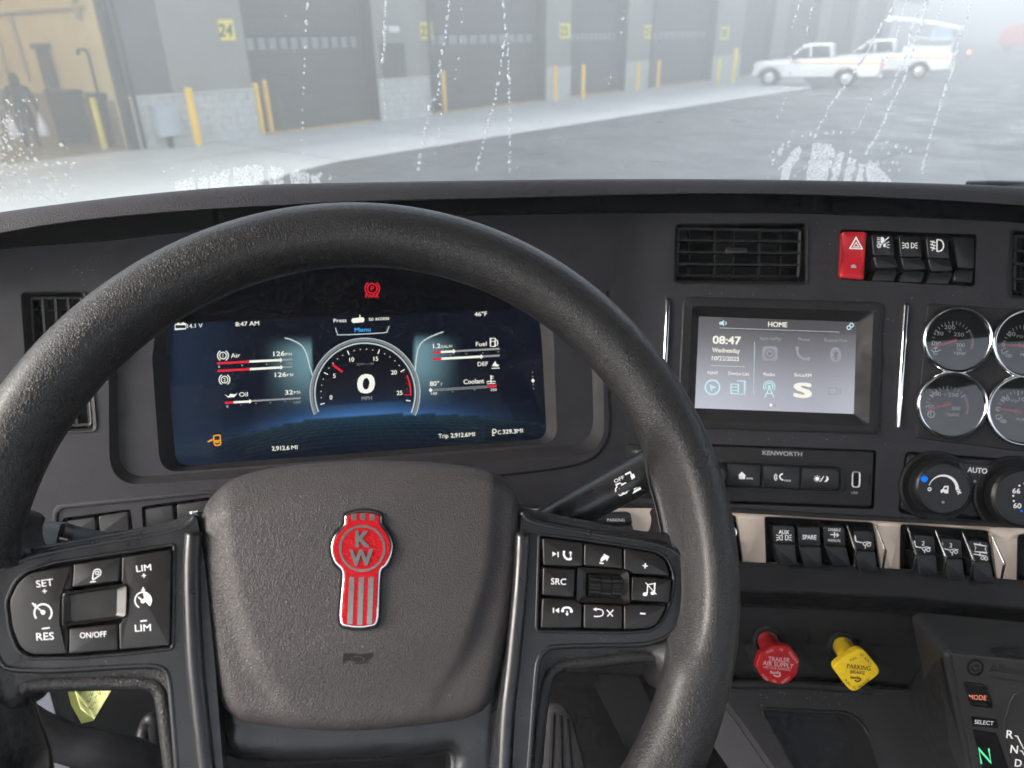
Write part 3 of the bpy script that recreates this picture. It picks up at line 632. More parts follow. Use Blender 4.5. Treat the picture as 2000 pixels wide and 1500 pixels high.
DASH = thing('dashboard', at(1000, 1000, .75), 'dark grey moulded dashboard of the truck cab with stitched-grain brow', 'dashboard')
cols = [-600, -450, -300, -150] + list(range(0, 2001, 80)) + [2150, 2300, 2500, 2700]
def crown(m):
    rows = []
    E = [at(x, Y_TOP(x), Zs(x) - .032) for x in cols]
    back = []
    for p in E:
        q = p - CAM; k = 1.10 / q[1] if q[1] > .3 else 1.6; k = min(k, 1.75); back.append(CAM + q * k + Zv * -.03)
    mid = [a * .55 + b * .45 + Zv * -.015 for a, b in zip(E, back)]
    rows.append(back); rows.append(mid)
    for dz, dy in ((.012, -.6), (.003, .0), (-.0005, 1.2), (-.0035, 4.0), (-.0075, 12), (-.0105, 24)):
        rows.append([at(x, min(Y_TOP(x) + dy, Y_LIP(x) - 3), Zs(x) - .032 + dz) for x in cols])
    rows.append([at(x, Y_LIP(x) - 1.5, Zs(x) - .043) for x in cols]); rows.append([at(x, Y_LIP(x), Zs(x) - .040) for x in cols]); rows.append([at(x, Y_LIP(x) - .5, Zs(x) - .030) for x in cols])
    m.ringfaces(rows[::-1], closed=False, cap1=False)
part('brow_pad', DASH, 'crown', crown, sharp=60)
part('brow_recess', DASH, 'black', lambda m: m.ringfaces([[S_(x, Y_REC(x), 0) for x in cols], [S_(x, Y_REC(x) - 2, -.018) for x in cols], [S_(x, Y_LIP(x) - 4, -.022) for x in cols], [S_(x, Y_LIP(x) - 5, .03) for x in cols]], closed=False, cap1=False), sharp=60)  # shade under the brow lip put into this black band

# outlines in the left panel (driver) and right panel (centre stack)
def hoodline(P, r): return spl(P[:10], 4, closed=False) + rnd([P[9]] + P[10:] + [P[0]], [0, r, r * 1.15, 0], 8)[1:-1]
H_OUT = hoodline([(212, 720), (250, 640), (330, 556), (500, 478), (700, 452), (880, 470), (1000, 526), (1100, 588), (1162, 650), (1178, 730), (1181, 886), (214, 950)], 58)
H_IN = hoodline([(229, 722), (265, 648), (340, 568), (500, 483), (700, 457), (880, 475), (998, 530), (1085, 592), (1143, 660), (1157, 735), (1160, 866), (233, 934)], 50)
B_OUT = hoodline([(297, 700), (312, 625), (365, 562), (500, 488), (700, 462), (880, 480), (995, 532), (1062, 590), (1080, 650), (1083, 720), (1089, 866), (313, 924)], 34)
SCR = hoodline([(325, 690), (335, 612), (380, 570), (500, 498), (700, 476), (880, 490), (980, 538), (1040, 588), (1055, 640), (1060, 700), (1068, 857), (344, 911)], 26)
LVENT = rnd([(40, 570), (166, 568), (188, 842), (60, 846)], 12, 4)
LSW1 = rnd([(121, 1012), (255, 994), (264, 1075), (126, 1085)], 7, 3)
LSW2 = rnd([(276, 989), (412, 970), (420, 1060), (282, 1072)], 7, 3)
VENT = rnd([(1318, 436), (1577, 434), (1577, 556), (1316, 553)], 10, 4)
SWB = rnd([(1641, 448), (1908, 458), (1904, 560), (1640, 546)], 7, 4)
IOUT = rnd([(1334, 579), (1727, 590), (1717, 848), (1322, 836)], 16, 5)
RADIO = rnd([(1300, 864), (1712, 879), (1707, 995), (1296, 979)], 7, 4)
CLIM = rnd([(1768, 881), (2260, 918), (2260, 1046), (1753, 1003)], 14, 5)
RVENT = rnd([(1974, 448), (2230, 462), (2230, 600), (1971, 581)], 9, 4)
def face_left(m):
    xs = list(range(-350, 1201, 50)); top = [(x, Y_REC(x)) for x in xs]; bot = [(1200, 1000), (1000, 1040), (700, 1060), (430, 1085), (100, 1115), (-350, 1150)]
    m.plate(PL, PL.poly(top + bot), -.02, lambda u, v, d: 0.0 * u, step=.02, rings=(), holes=[PL.poly(h) for h in (H_OUT, LVENT, LSW1, LSW2)], wall=False)
part('driver_panel', DASH, 'dash', face_left)
def face_right(m):
    xs = list(range(1300, 2301, 50)); top = [(x, Y_REC(x)) for x in xs]; bot = [(x, Y_STT(x)) for x in xs[::-1]]
    m.plate(PC, PC.poly(top + bot), -.02, lambda u, v, d: 0.0 * u, step=.02, rings=(), holes=[PC.poly(h) for h in (VENT, SWB, IOUT, RADIO, CLIM, RVENT)], wall=False)
part('centre_panel', DASH, 'dash', face_right)
part('corner_panel', DASH, 'dash', lambda m: m.ringfaces([[S_(x, Y_REC(x) + (1000 - Y_REC(x)) * k / 10, 0) for x in range(1200, 1301, 10)] for k in range(11)][::-1], closed=False, cap1=False))
part('panel_seam', DASH, 'void', lambda m: m.tube([S_(908 + 7 * k, 423 + 3.5 * k, -.0005) for k in range(6)], .0008, 6))
def pocket(m, pl, poly, dep, h=0.0, taper=0.0):
    p = pl.poly(poly, h); p = ccw(p)
    q = inset(p, taper); m.ringfaces([[pl.pt(x, y, h) for x, y in p], [pl.pt(x, y, h - dep) for x, y in q]], cap1=True)
# ---- moulded surround of the instrument display
def ringp(m, pl, prof): m.frame(pl, [(ccw(pl.poly(p, h)), h) for p, h in prof])
part('cluster_surround', DASH, 'dash_dark', lambda m: ringp(m, PL, [(H_OUT, 0.0), (H_OUT, -.0015), (H_IN, -.008)]))
part('cluster_plate', DASH, 'dash', lambda m: ringp(m, PL, [(H_IN, -.008), (B_OUT, -.008)]))
part('cluster_chamfer', DASH, 'dash_dark', lambda m: ringp(m, PL, [(B_OUT, -.008), (SCR, -.022)]))
GAP = spl([(1176, 560), (1178, 740), (1181, 822), (1168, 866), (1135, 893), (1070, 908), (960, 921), (820, 934)], 6, closed=False)
part('panel_gap', DASH, 'void', lambda m: m.tube([PL.w(x + 9, y + 8, .0) for x, y in GAP], .0011, 6))
# ---- left lower switch surround
part('switch_surround', DASH, 'dash', lambda m: m.slab(PL, PL.poly(rnd([(102, 1000), (112, 985), (400, 958), (440, 962), (440, 968), (404, 965), (122, 994), (111, 1004), (112, 1075), (102, 1080)], 4, 3), .0015), -.001, .0015, .0007))
for hp in (LSW1, LSW2): part('switch_pocket', DASH, 'void', lambda m: pocket(m, PL, hp, .012))
# ---- lower dash: champagne strip, ledge, valve panel
STX = list(range(980, 1301, 20))
RECB = rnd([(1494, 1009), (1708, 1021), (1722, 1117), (1716, 1126), (1497, 1111)], [6, 8, 5, 5, 6], 3)
RECC = rnd([(1760, 1024), (1934, 1037), (1949, 1140), (1944, 1146), (1758, 1130)], [6, 8, 5, 5, 6], 3)
RECA = rnd([(1390, 1000), (1438, 1007), (1451, 1098), (1446, 1106), (1390, 1102)], [6, 8, 5, 5, 6], 3)
RECD = rnd([(1989, 1044), (2200, 1058), (2215, 1165), (1987, 1152)], 6, 3)
def strip(m):
    xs = list(range(1300, 2301, 40)); e = 1.5
    top = [(x, Y_STT(x) + e) for x in xs]; bot = [(x, Y_STB(x)) for x in xs[::-1]]
    m.plate(PC, PC.poly(top + bot, .004), .0, roundedge(.004, .0015), step=.02, rings=(.0004, .0015), holes=[PC.poly(h, .004) for h in (RECA, RECB, RECC, RECD)])
part('trim_strip', DASH, 'champagne', strip)
part('trim_strip', DASH, 'champagne', lambda m: m.ringfaces([[S_(x, Y_STT(x) + (Y_STB(x) - Y_STT(x)) * k / 4, .004) for x in STX] for k in range(5)][::-1], closed=False, cap1=False))
for hp in (RECA, RECB, RECC, RECD): part('switch_pocket', DASH, 'void', lambda m: pocket(m, PC, hp, .02, .0035))
LX = list(range(1000, 2301, 50))
part('top_bead', DASH, 'dash_dark', lambda m: m.tube([S_(x, Y_STT(x) - 4, .001) for x in LX], .0028, 8))
def ledge(m):
    rows = []
    for dy, h in ((0, .004), (6, .0055), (14, .007), (48, .013), (54, .0135), (58, .012), (60, .006), (70, -.02), (80, -.028)):
        rows.append([S_(x, Y_STB(x) + dy, h) for x in LX])
    m.ringfaces(rows[::-1], closed=False, cap1=False)
part('ledge', DASH, 'dash_dark', ledge, sharp=50)
def lowerpanel(m):
    rows = []
    for k, h in ((78, -.030), (84, -.026), (90, -.025), (120, -.027), (170, -.031), (222, -.036), (228, -.038), (232, -.046)):
        rows.append([S_(x, Y_STB(x) + k, h) for x in LX])
    m.ringfaces(rows[::-1], closed=False, cap1=False)
part('valve_panel', DASH, 'dash_dark', lowerpanel, sharp=50)
PV = Plane(at(1600, 1270, Zs(1600) + .031), PC.u, PC.v)
part('valve_inset', DASH, 'dash_dark', lambda m: m.slab(PV, PV.poly(rnd([(1446, 1207), (1640, 1218), (2100, 1262), (2100, 1372), (1700, 1330), (1475, 1318), (1452, 1250)], 16, 5), .001), -.004, .0012, .001))
for x, y in ((1498, 1249), (1645, 1260)): part('valve_socket', DASH, 'black', lambda m: m.lathe(PV.w(x, y, .001), PV.n, [(.0155, 0), (.0155, .003), (.0125, .004), (.0115, .001), (.0115, -.01), (.001, -.012)], 28))
# storage tray and console flanks below
def trayshelf(m):
    rows = []
    for k, h in ((226, -.040), (234, -.020), (240, -.015), (250, -.012), (300, -.004), (470, .03)):
        rows.append([at(x, Y_STB(x) + k, Zs(x) - h) for x in range(1380, 2301, 40)])
    m.ringfaces(rows[::-1], closed=False, cap1=False)
PT = Plane(at(1560, 1440, Zs(1560) + .0), PC.u, PC.v + PC.n * -.35)
TRAY = rnd([(1486, 1384), (1660, 1392), (1690, 1420), (1745, 1590), (1600, 1590)], [12, 22, 15, 0, 0], 4)
def tray_top(m):
    out = [(1408, 1338), (1500, 1338), (1700, 1345), (1800, 1350), (1880, 1600), (1575, 1600)]
    m.plate(PT, PT.poly(out, .0), -.03, lambda u, v, d: 0 * u, step=.03, rings=(), holes=[PT.poly(TRAY)], wall=True)
part('storage_tray', DASH, 'dash_dark', tray_top)
part('tray_pocket', DASH, 'black', lambda m: pocket(m, PT, TRAY, .05, 0, .004))
part('tray_rim', DASH, 'dash_dark', lambda m: m.tube([PT.w(x, y, .0006) for x, y in TRAY[:-2]], .0016, 8))
part('tray_edge', DASH, 'dash_dark', lambda m: m.tube([PT.w(x, y, .001) for x, y in ((1405, 1336), (1560, 1337), (1700, 1347))], .0045, 10))
part('console_flank', DASH, 'dash', lambda m: m.tube([PT.w(x, y, -.006) for x, y in ((1392, 1330), (1445, 1400), (1515, 1500), (1580, 1600))], [.007, .007, .007, .007], 8))
part('console_flank', DASH, 'dash', lambda m: m.add([PT.w(1400, 1340, -.01), PT.w(1340, 1380, -.03), PT.w(1520, 1640, -.03), PT.w(1590, 1620, -.01)], [(0, 1, 2, 3)]))
# ---- dark footwell and knee area
def foot(m):
    m.add([at(-500, 1115, .72), at(1420, 1180, .78), at(1500, 1650, .95), at(-500, 1700, .95)], [(3, 2, 1, 0)])
part('knee_panel', DASH, 'black', lambda m: m.add([at(1040, 1080, .75), at(1420, 1090, .77), at(1430, 1340, .80), at(1060, 1330, .80)], [(3, 2, 1, 0)]))
part('knee_panel', DASH, 'black', lambda m: m.add([at(1000, 1300, .85), at(1500, 1320, .85), at(1700, 1900, .95), at(900, 1900, .95)], [(3, 2, 1, 0)]))
part('knee_panel', DASH, 'black', lambda m: m.add([at(1142, 1300, .80), at(1230, 1290, .78), at(1420, 1680, .82), at(1330, 1680, .84)], [(3, 2, 1, 0)]))

# ---- cab shell: unseen roof edge and window openings shaped for light
mat('unseen_headliner', (.62, .57, .50), .9, bump=[('noise', 400, .3, .001)], var=.06, vscale=8); mat('unseen_cab_trim', (.14, .13, .13), .7, var=.08, vscale=10); mat('unseen_cab_floor', (.03, .03, .03), .8, bump=[('noise', 200, .4, .002)], var=.2, vscale=12)
mat('door_and_daylight_pale', (.80, .81, .83), .6, var=.08, vscale=10); mat('seat_fabric', (.16, .12, .10), .85, bump=[('noise', 300, .4, .001)], var=.1, vscale=14)
CABX0, CABX1, CABY0, CABY1 = -.86, 1.62, -.95, 1.13
zE = CAM[2]; ZR, ZF = zE + .52, zE - 1.25
def glasspt(x, k):          # windshield, k 0 bottom .. 1 top
    return np.array([x, 1.135 - .36 * k, zE - .262 + .80 * k])
CAB = thing('unseen_cab_shell', (0, 0, ZF), 'inside shell of the truck cab around the driver, unseen openings shaped for light', 'truck cab')
part('roof', CAB, 'unseen_cab_trim', lambda m: m.bbox((CABX0, CABY0, ZR), (CABX1, .80, ZR + .06)))  # unseen roof, its edge shaped for light
part('rear_wall', CAB, 'unseen_cab_trim', lambda m: (m.bbox((CABX0, CABY0 - .05, ZF), (CABX1, CABY0, zE - .1))))
part('floor', CAB, 'unseen_cab_floor', lambda m: m.bbox((CABX0, CABY0, ZF - .05), (CABX1, 1.5, ZF)))
part('unseen_bulkhead', CAB, 'unseen_cab_trim', lambda m: (m.bbox((CABX0, 1.25, ZF), (CABX1, 1.30, zE - .30)), m.bbox((CABX0, 1.135, zE - .34), (CABX1, 1.30, zE - .295))))
for x, zs, zt, yb in ((CABX0, -.42, .46, -.90), (CABX1, -.26, .34, -.45)):
    part('unseen_door_panel', CAB, 'unseen_cab_trim', lambda m: (m.bbox((x - .05, CABY0, ZF + .5), (x + .05, 1.25, zE + zs)), m.bbox((x - .05, CABY0, ZF), (x + .05, -.25, ZF + .497)), m.bbox((x - .05, .95, ZF), (x + .05, 1.25, ZF + .497)), m.bbox((x - .05, CABY0, zE + zt), (x + .05, .82, ZR - .002))))
    part('unseen_lower_door', CAB, 'door_and_daylight_pale', lambda m: m.bbox((x - .03, -.247, ZF), (x + .03, .947, ZF + .497)))
    part('unseen_pillar', CAB, 'unseen_cab_trim', lambda m: m.tube([glasspt(x, -.05), glasspt(x, 1.02)], .05, 10))
part('unseen_header', CAB, 'unseen_headliner', lambda m: m.bbox((CABX0, .72, zE + .50), (CABX1, .83, ZR + .001)))
# ---- windshield with runs of water
WS = thing('windshield', glasspt(.3, 0), 'wide windshield with runs of water drops', 'windshield')
GP = Plane(glasspt(0, 0), (1, 0, 0), glasspt(0, 1) - glasspt(0, 0))
part('glass', WS, 'windshield_glass', lambda m: m.add([glasspt(CABX0, 0), glasspt(CABX1, 0), glasspt(CABX1, 1), glasspt(CABX0, 1)], [(0, 1, 2, 3)]))
part('lower_seal', WS, 'black', lambda m: m.tube([glasspt(CABX0, -.02), glasspt(CABX1, -.02)], .02, 8))
m_ = bpy.data.materials.new('water'); m_.use_nodes = True; t = m_.node_tree; t.nodes.clear(); N = t.nodes.new; Lk = t.links.new
o_ = N('ShaderNodeOutputMaterial'); mx = N('ShaderNodeMixShader'); mx.inputs[0].default_value = .22; rf = N('ShaderNodeBsdfGlass'); rf.inputs['IOR'].default_value = 1.33; rf.inputs['Roughness'].default_value = .02; tl = N('ShaderNodeBsdfTranslucent'); tl.inputs[0].default_value = (.98, .99, 1, 1)
Lk(rf.outputs[0], mx.inputs[1]); Lk(tl.outputs[0], mx.inputs[2]); Lk(mx.outputs[0], o_.inputs['Surface']); M['water'] = m_
RUNS = [([(603, -40), (599, 40), (594, 120), (591, 200), (590, 262), (591, 320)], 5.0, 20), ([(753, -30), (752, 40), (750, 85), (747, 130)], 5.6, 24), ([(750, 95), (745, 130), (752, 200), (753, 245)], 3.2, 12), ([(884, -30), (876, 20), (870, 75), (862, 110), (858, 145), (854, 190), (842, 200), (835, 240), (824, 285), (817, 345)], 5.2, 52),
        ([(862, 140), (861, 190), (860, 250), (847, 310)], 4.0, 14), ([(982, -30), (987, 50), (990, 70), (984, 95), (979, 130), (972, 170), (962, 215), (950, 260), (938, 305), (926, 345)], 5.4, 48), ([(990, 70), (993, 115), (995, 170), (997, 230), (996, 280), (995, 345)], 5.0, 40),
        ([(905, -20), (900, 60), (893, 130), (888, 170)], 3.4, 14), ([(1226, 0), (1214, 60), (1205, 110), (1190, 160), (1180, 185)], 3.6, 12), ([(1575, -20), (1556, 25), (1548, 55), (1541, 78)], 3.6, 12), ([(1604, -20), (1588, 12), (1577, 60), (1567, 95), (1550, 115), (1535, 190), (1515, 240)], 3.8, 26),
        ([(1768, -25), (1745, 15), (1727, 42), (1709, 75), (1697, 100), (1680, 125), (1664, 150), (1650, 170), (1636, 190), (1620, 210), (1612, 228), (1600, 250), (1588, 275)], 6.2, 56), ([(1820, -25), (1806, 10), (1790, 35), (1778, 70), (1776, 95), (1765, 125), (1752, 145), (1744, 170), (1720, 190)], 5.0, 42),
        ([(1818, -20), (1805, 30), (1800, 55), (1788, 80), (1783, 105), (1776, 120), (1772, 140), (1762, 165), (1752, 185), (1742, 205), (1728, 235), (1715, 265), (1702, 285), (1690, 305)], 5.8, 62), ([(1781, -10), (1766, 20), (1758, 50), (1752, 70), (1748, 90)], 4.0, 18), ([(1738, 100), (1712, 165), (1700, 200), (1684, 235), (1664, 270)], 3.8, 22),
        ([(1898, -25), (1890, 30), (1882, 55), (1874, 80), (1866, 120), (1859, 145), (1851, 165), (1841, 195), (1833, 220), (1824, 250), (1813, 285), (1806, 320), (1800, 345)], 5.2, 62), ([(1842, 0), (1838, 20), (1826, 45)], 3.2, 8)]
def drops(m):
    base = [(1.0, 0), (.90, .17), (.60, .30), (.001, .37)]
    def drop(px, py, w):
        u, v = GP.uv(px, py); r = w / 2 * np.linalg.norm(GP.pt(u, v) - CAM) / FPX * rnd_.uniform(.75, 1.12); el = rnd_.uniform(1.0, 1.45); a = rnd_.uniform(-.3, .3)
        rings = []
        for k, h in base:
            rings.append([GP.pt(u + r * k * math.cos(t) + a * r * k * math.sin(t), v + r * k * el * math.sin(t) * (1.15 if math.sin(t) > 0 else .9), -(.0015 + h * r)) for t in np.arange(9) * 2 * math.pi / 9])
        m.ringfaces(rings[::-1], cap1=True, cap0=False)
    for pts, w, n in RUNS:
        q = spl(pts, 10, closed=False); d = np.concatenate([[0], np.cumsum([math.dist(a, b) for a, b in zip(q, q[1:])])])
        n = int(n * .85)
        for i in range(n):
            t = (i + rnd_.uniform(-.45, .45)) / n * d[-1]; x = np.interp(t, d, [p[0] for p in q]); y = np.interp(t, d, [p[1] for p in q])
            sz = .95 * w * (rnd_.choice([1.0, 1.2, .8, .6, .9]))
            drop(x + rnd_.uniform(-1.4, 1.4), y, sz)
    for i in range(210):                      # spray at the lower left corner
        x = abs(rnd_.gauss(0, 34)); y = rnd_.uniform(195, 330)
        if rnd_.random() < .5: x, y = rnd_.uniform(-5, 150), 285 + rnd_.random() ** .7 * 110
        drop(x - 4, y, rnd_.choice([2.2, 3, 3.6, 5, 6.5]) * rnd_.uniform(.6, 1))
    for i in range(45): drop(rnd_.uniform(1500, 1780), 275 + 70 * rnd_.random(), rnd_.uniform(3, 6))
    for i in range(26):
        a = math.pi * rnd_.random(); drop(1630 - 130 * math.cos(a), 352 - 95 * math.sin(a) + rnd_.gauss(0, 4), rnd_.uniform(2.5, 4.5))
    for i in range(26): x = rnd_.uniform(290, 650); drop(x, 328 + rnd_.random() * 32, rnd_.uniform(2.5, 5.5))
    for i in range(60): drop(rnd_.uniform(20, 1960), rnd_.uniform(0, 330), rnd_.uniform(1.2, 2.4))
mb = MB(); drops(mb); mk('water_drops', mb, 'water', loc=glasspt(.3, .2), kind='stuff', label='chains of small water drops running down the windshield', cat='water')
# condensation patches on the outside of the glass
m_ = bpy.data.materials.new('condensation'); m_.use_nodes = True; t = m_.node_tree; t.nodes.clear(); N = t.nodes.new; Lk = t.links.new
o_ = N('ShaderNodeOutputMaterial'); mx = N('ShaderNodeMixShader'); tr = N('ShaderNodeBsdfTransparent'); df = N('ShaderNodeBsdfTranslucent'); df.inputs[0].default_value = (.95, .96, .95, 1)
tc = N('ShaderNodeTexCoord'); n1 = N('ShaderNodeTexNoise'); n1.inputs['Scale'].default_value = 320; n1.inputs['Detail'].default_value = 6; mr = N('ShaderNodeMapRange'); mr.inputs[1].default_value = .3; mr.inputs[2].default_value = .62; mr.inputs[3].default_value = .10; mr.inputs[4].default_value = .42
Lk(tc.outputs['Object'], n1.inputs['Vector']); Lk(n1.outputs['Fac'], mr.inputs[0]); Lk(mr.outputs[0], mx.inputs[0]); Lk(tr.outputs[0], mx.inputs[1]); Lk(df.outputs[0], mx.inputs[2]); Lk(mx.outputs[0], o_.inputs['Surface']); M['condensation'] = m_
def patch(m, pts):
    q = []
    for i, (x, y) in enumerate(pts):
        x2, y2 = pts[(i + 1) % len(pts)]; n = max(2, int(math.dist((x, y), (x2, y2)) / 5))
        for k in range(n): q.append((x + (x2 - x) * k / n + rnd_.gauss(0, 1.3), y + (y2 - y) * k / n + rnd_.gauss(0, 1.3)))
    m.flat(GP, GP.poly(q, -.001), -.001)
def cond(m):
    for P in ([(1590, 280), (1622, 282), (1632, 300), (1620, 330), (1612, 365), (1570, 365), (1580, 320)], [(1552, 290), (1568, 282), (1560, 310), (1545, 330), (1535, 365), (1520, 365), (1530, 320)], [(1640, 292), (1652, 300), (1640, 330), (1635, 365), (1618, 365), (1628, 320)], [(1695, 312), (1710, 322), (1735, 345), (1748, 365), (1698, 365), (1690, 340)], [(1658, 305), (1672, 312), (1660, 365), (1645, 365)], [(1520, 288), (1530, 292), (1526, 305), (1519, 302)],
              [(1678, 320), (1688, 318), (1682, 365), (1668, 365)]): patch(m, P)
    for k in range(13):
        x = 352 + k * 22 + rnd_.gauss(0, 4); h = 30 * math.exp(-((x - 500) / 110) ** 2) + 6; w_ = rnd_.uniform(7, 13)
        y0 = 362 - (x - 350) * .03
        patch(m, [(x - w_, y0 - h * rnd_.uniform(.5, 1)), (x, y0 - h), (x + w_, y0 - h * rnd_.uniform(.6, 1)), (x + w_ * .9, y0 + 12), (x - w_ * .8, y0 + 12)])
mb = MB(); cond(mb); mk('condensation', mb, 'condensation', loc=glasspt(.3, .1), kind='stuff', label='streaky white condensation patches along the foot of the windshield', cat='condensation')
# wiper resting at the right foot of the glass
T = thing('wiper', GP.w(1990, 362, -.02), 'black wiper resting at the foot of the windshield', 'wiper')
part('blade', T, 'black', lambda m: m.tube([GP.w(x, y, -.012) for x, y in ((1890, 360), (1950, 359), (2100, 366), (2300, 385))], .006, 8)); part('arm', T, 'steel_dark', lambda m: m.tube([GP.w(x, y, -.022) for x, y in ((1925, 357), (2000, 360), (2120, 372))], [.004, .006, .008], 8))
# ================================================================== steering wheel
_el, _az = math.radians(39.0), math.radians(4.0); WC = at(722, 1107, .4118)
_n = np.array([math.sin(_az) * math.cos(_el), -math.cos(_az) * math.cos(_el), math.sin(_el)]); _wu = np.array([math.cos(_az), math.sin(_az), 0]); PW = Plane(WC, _wu, np.cross(_n, _wu))
WH = thing('steering_wheel', WC, 'black leather steering wheel with a red and chrome badge on its hub', 'steering wheel')
RM, RT_ = .2079, .0205
def podg(dg):
    dl = np.abs((np.asarray(dg) - 187 + 180) % 360 - 180); dr = np.abs((np.asarray(dg) + 5 + 180) % 360 - 180)
    return np.maximum(1 - sstep(12, 21, dl), 1 - sstep(11, 23, dr))
def dip(dg, t):
    if math.sin(t) <= 0: return 1.0
    left = abs((dg - 187 + 180) % 360 - 180) < 90; c = math.cos(t)
    w_ = float(1 - sstep(-.05, .85, c)) * 1.45 if left else float(1 - sstep(-1.0, -.25, c)) * 1.3
    return 1 - w_ * float(podg(dg))
def drop_(dg, t):
    left = abs((dg - 187 + 180) % 360 - 180) < 90; c = math.cos(t)
    return .015 * float(podg(dg)) * float(1 - sstep(-.05, .85, c) if left else 1 - sstep(-1.0, -.3, c))
def rim(m):
    rings = []
    for i in range(160):
        a = 2 * math.pi * i / 160; d = PW.u * math.cos(a) + PW.v * math.sin(a); dg = math.degrees(a)
        k = 1 + .04 * math.exp(-((((dg - 4 + 180) % 360) - 180) / 12) ** 2) + .04 * math.exp(-((((dg - 176 + 180) % 360) - 180) / 12) ** 2)
        rings.append([WC + d * (RM + RT_ * math.cos(t) * (k if math.cos(t) < 0 else 1)) + PW.n * RT_ * .97 * math.sin(t) * dip(dg, t) - PW.n * drop_(dg, t) for t in np.arange(28) * 2 * math.pi / 28])
    rings.append(rings[0]); m.ringfaces(rings[::-1], cap1=False)
part('rim', WH, 'leather', rim, sharp=180)
HS = -.012
def lift(u, v): return .012 * sstep(.178, .200, np.hypot(u, v)) * (1 - podg(np.degrees(np.arctan2(v, u))))
def leatherf(u, v, d): dd = np.minimum(d, .009); return HS - .009 + np.sqrt(np.maximum(.009 ** 2 - (.009 - dd) ** 2, 0)) + lift(u, v)
SPR = spl([(1018, 986), (1048, 1001), (1128, 1018), (1208, 1034), (1256, 1041), (1286, 1041), (1300, 1032), (1305, 1010), (1303, 992), (1330, 980), (1395, 1050), (1400, 1150), (1395, 1250), (1375, 1330), (1340, 1362), (1305, 1356), (1291, 1336), (1290, 1318), (1280, 1298), (1250, 1292), (1150, 1303), (1100, 1310), (1078, 1330), (1070, 1360), (1064, 1420), (1050, 1560)], 5, closed=False) + [(985, 1560), (1000, 1300)]
SPL = spl([(384, 998), (365, 1014), (315, 1029), (231, 1046), (147, 1063), (84, 1070), (48, 1066), (37, 1048), (36, 1024), (40, 1004), (10, 990), (-40, 1000), (-35, 1080), (-40, 1180), (-35, 1290), (-22, 1365), (10, 1392), (36, 1382), (49, 1364), (68, 1349), (120, 1345), (200, 1344), (275, 1344), (300, 1354), (311, 1380), (322, 1470), (332, 1560)], 5, closed=False) + [(420, 1560), (395, 1300)]
for P in (SPR, SPL): part('spoke', WH, 'leather', lambda m: m.plate(PW, PW.poly(P, HS), HS - .03, leatherf, step=.0032, rings=(.0006, .0014, .0025, .004, .006, .009)), sharp=70)
def edge(path, r, h): part('spoke_edge', WH, 'leather', lambda m: m.tube([PW.w(x, y, h) for x, y in spl(path, 6, closed=False)], r, 14), sharp=180)
edge([(392, 1012), (372, 1020), (318, 1036), (234, 1053), (150, 1070), (88, 1079), (50, 1084), (20, 1098)], .0042, HS - .0045)
edge([(1012, 998), (1046, 1010), (1128, 1026), (1208, 1042), (1256, 1050), (1290, 1052), (1325, 1050)], .0042, HS - .0045)
edge([(46, 1346), (70, 1337), (120, 1334), (200, 1332), (285, 1333), (312, 1345), (322, 1380), (333, 1470), (345, 1560)], .0046, HS - .004)
edge([(1305, 1325), (1288, 1290), (1250, 1280), (1150, 1291), (1098, 1297), (1070, 1320), (1060, 1360), (1052, 1420), (1040, 1560)], .0046, HS - .004)
# satin bezels round the button pads, running down beside the hub
HB_ = -.0055
BZL = spl([(384, 1008), (350, 1033), (216, 1058), (108, 1077), (36, 1097), (2, 1120), (-12, 1152), (-14, 1200), (-8, 1255), (5, 1292), (27, 1305), (108, 1308), (216, 1302), (290, 1299), (318, 1304), (331, 1322), (338, 1380), (352, 1560)], 4, closed=False) + [(440, 1560), (420, 1300), (400, 1100)]
BZR = spl([(1020, 1000), (1040, 1020), (1128, 1038), (1224, 1053), (1272, 1062), (1306, 1072), (1332, 1090), (1346, 1118), (1347, 1150), (1338, 1185), (1324, 1214), (1303, 1240), (1277, 1252), (1236, 1258), (1092, 1261), (1064, 1271), (1052, 1288), (1045, 1330), (1028, 1560)], 4, closed=False) + [(955, 1560), (970, 1400), (1000, 1200)]
TRL = rnd([(338, 1066), (200, 1087), (108, 1101), (54, 1117), (32, 1136), (15, 1173), (22, 1230), (36, 1267), (59, 1283), (144, 1282), (234, 1275), (335, 1264)], [4, 5, 8, 10, 10, 10, 12, 10, 8, 5, 5, 5], 3)
TRR = rnd([(1055, 1046), (1139, 1056), (1218, 1068), (1281, 1078), (1302, 1092), (1314, 1124), (1314, 1146), (1305, 1182), (1287, 1217), (1268, 1230), (1218, 1233), (1050, 1230)], [5, 5, 8, 12, 10, 10, 10, 10, 10, 8, 5, 5], 3)
def bezf(u, v, d): dd = np.minimum(d, .0025); return HB_ - .0025 + np.sqrt(np.maximum(.0025 ** 2 - (.0025 - dd) ** 2, 0)) 
for P, Q, k0 in ((BZL, TRL, 3), (BZR, TRR, 4)):
    part('control_bezel', WH, 'satin', lambda m: m.plate(PW, PW.poly(P, HB_), HB_ - .012, lambda u, v, d_: HB_ + 0 * u, step=.006, rings=(), holes=[PW.poly(Q, HB_)]), sharp=50)
    part('bezel_edge', WH, 'satin', lambda m: m.tube([PW.w(x, y, HB_ - .0016) for x, y in P[:-k0 + 1]], .0021, 12), sharp=180)
    part('bezel_edge', WH, 'satin', lambda m: m.tube([PW.pt(x, y, HB_ - .0003) for x, y in inset(ccw(PW.poly(Q, HB_)), -.0008)], .0011, 10, closed=True), sharp=180)
    part('control_tray', WH, 'void', lambda m: m.ringfaces([[PW.pt(x, y, HB_ - .0025) for x, y in ccw(PW.poly(Q, HB_))], [PW.pt(x, y, HB_ - .006) for x, y in ccw(PW.poly(Q, HB_))]]))
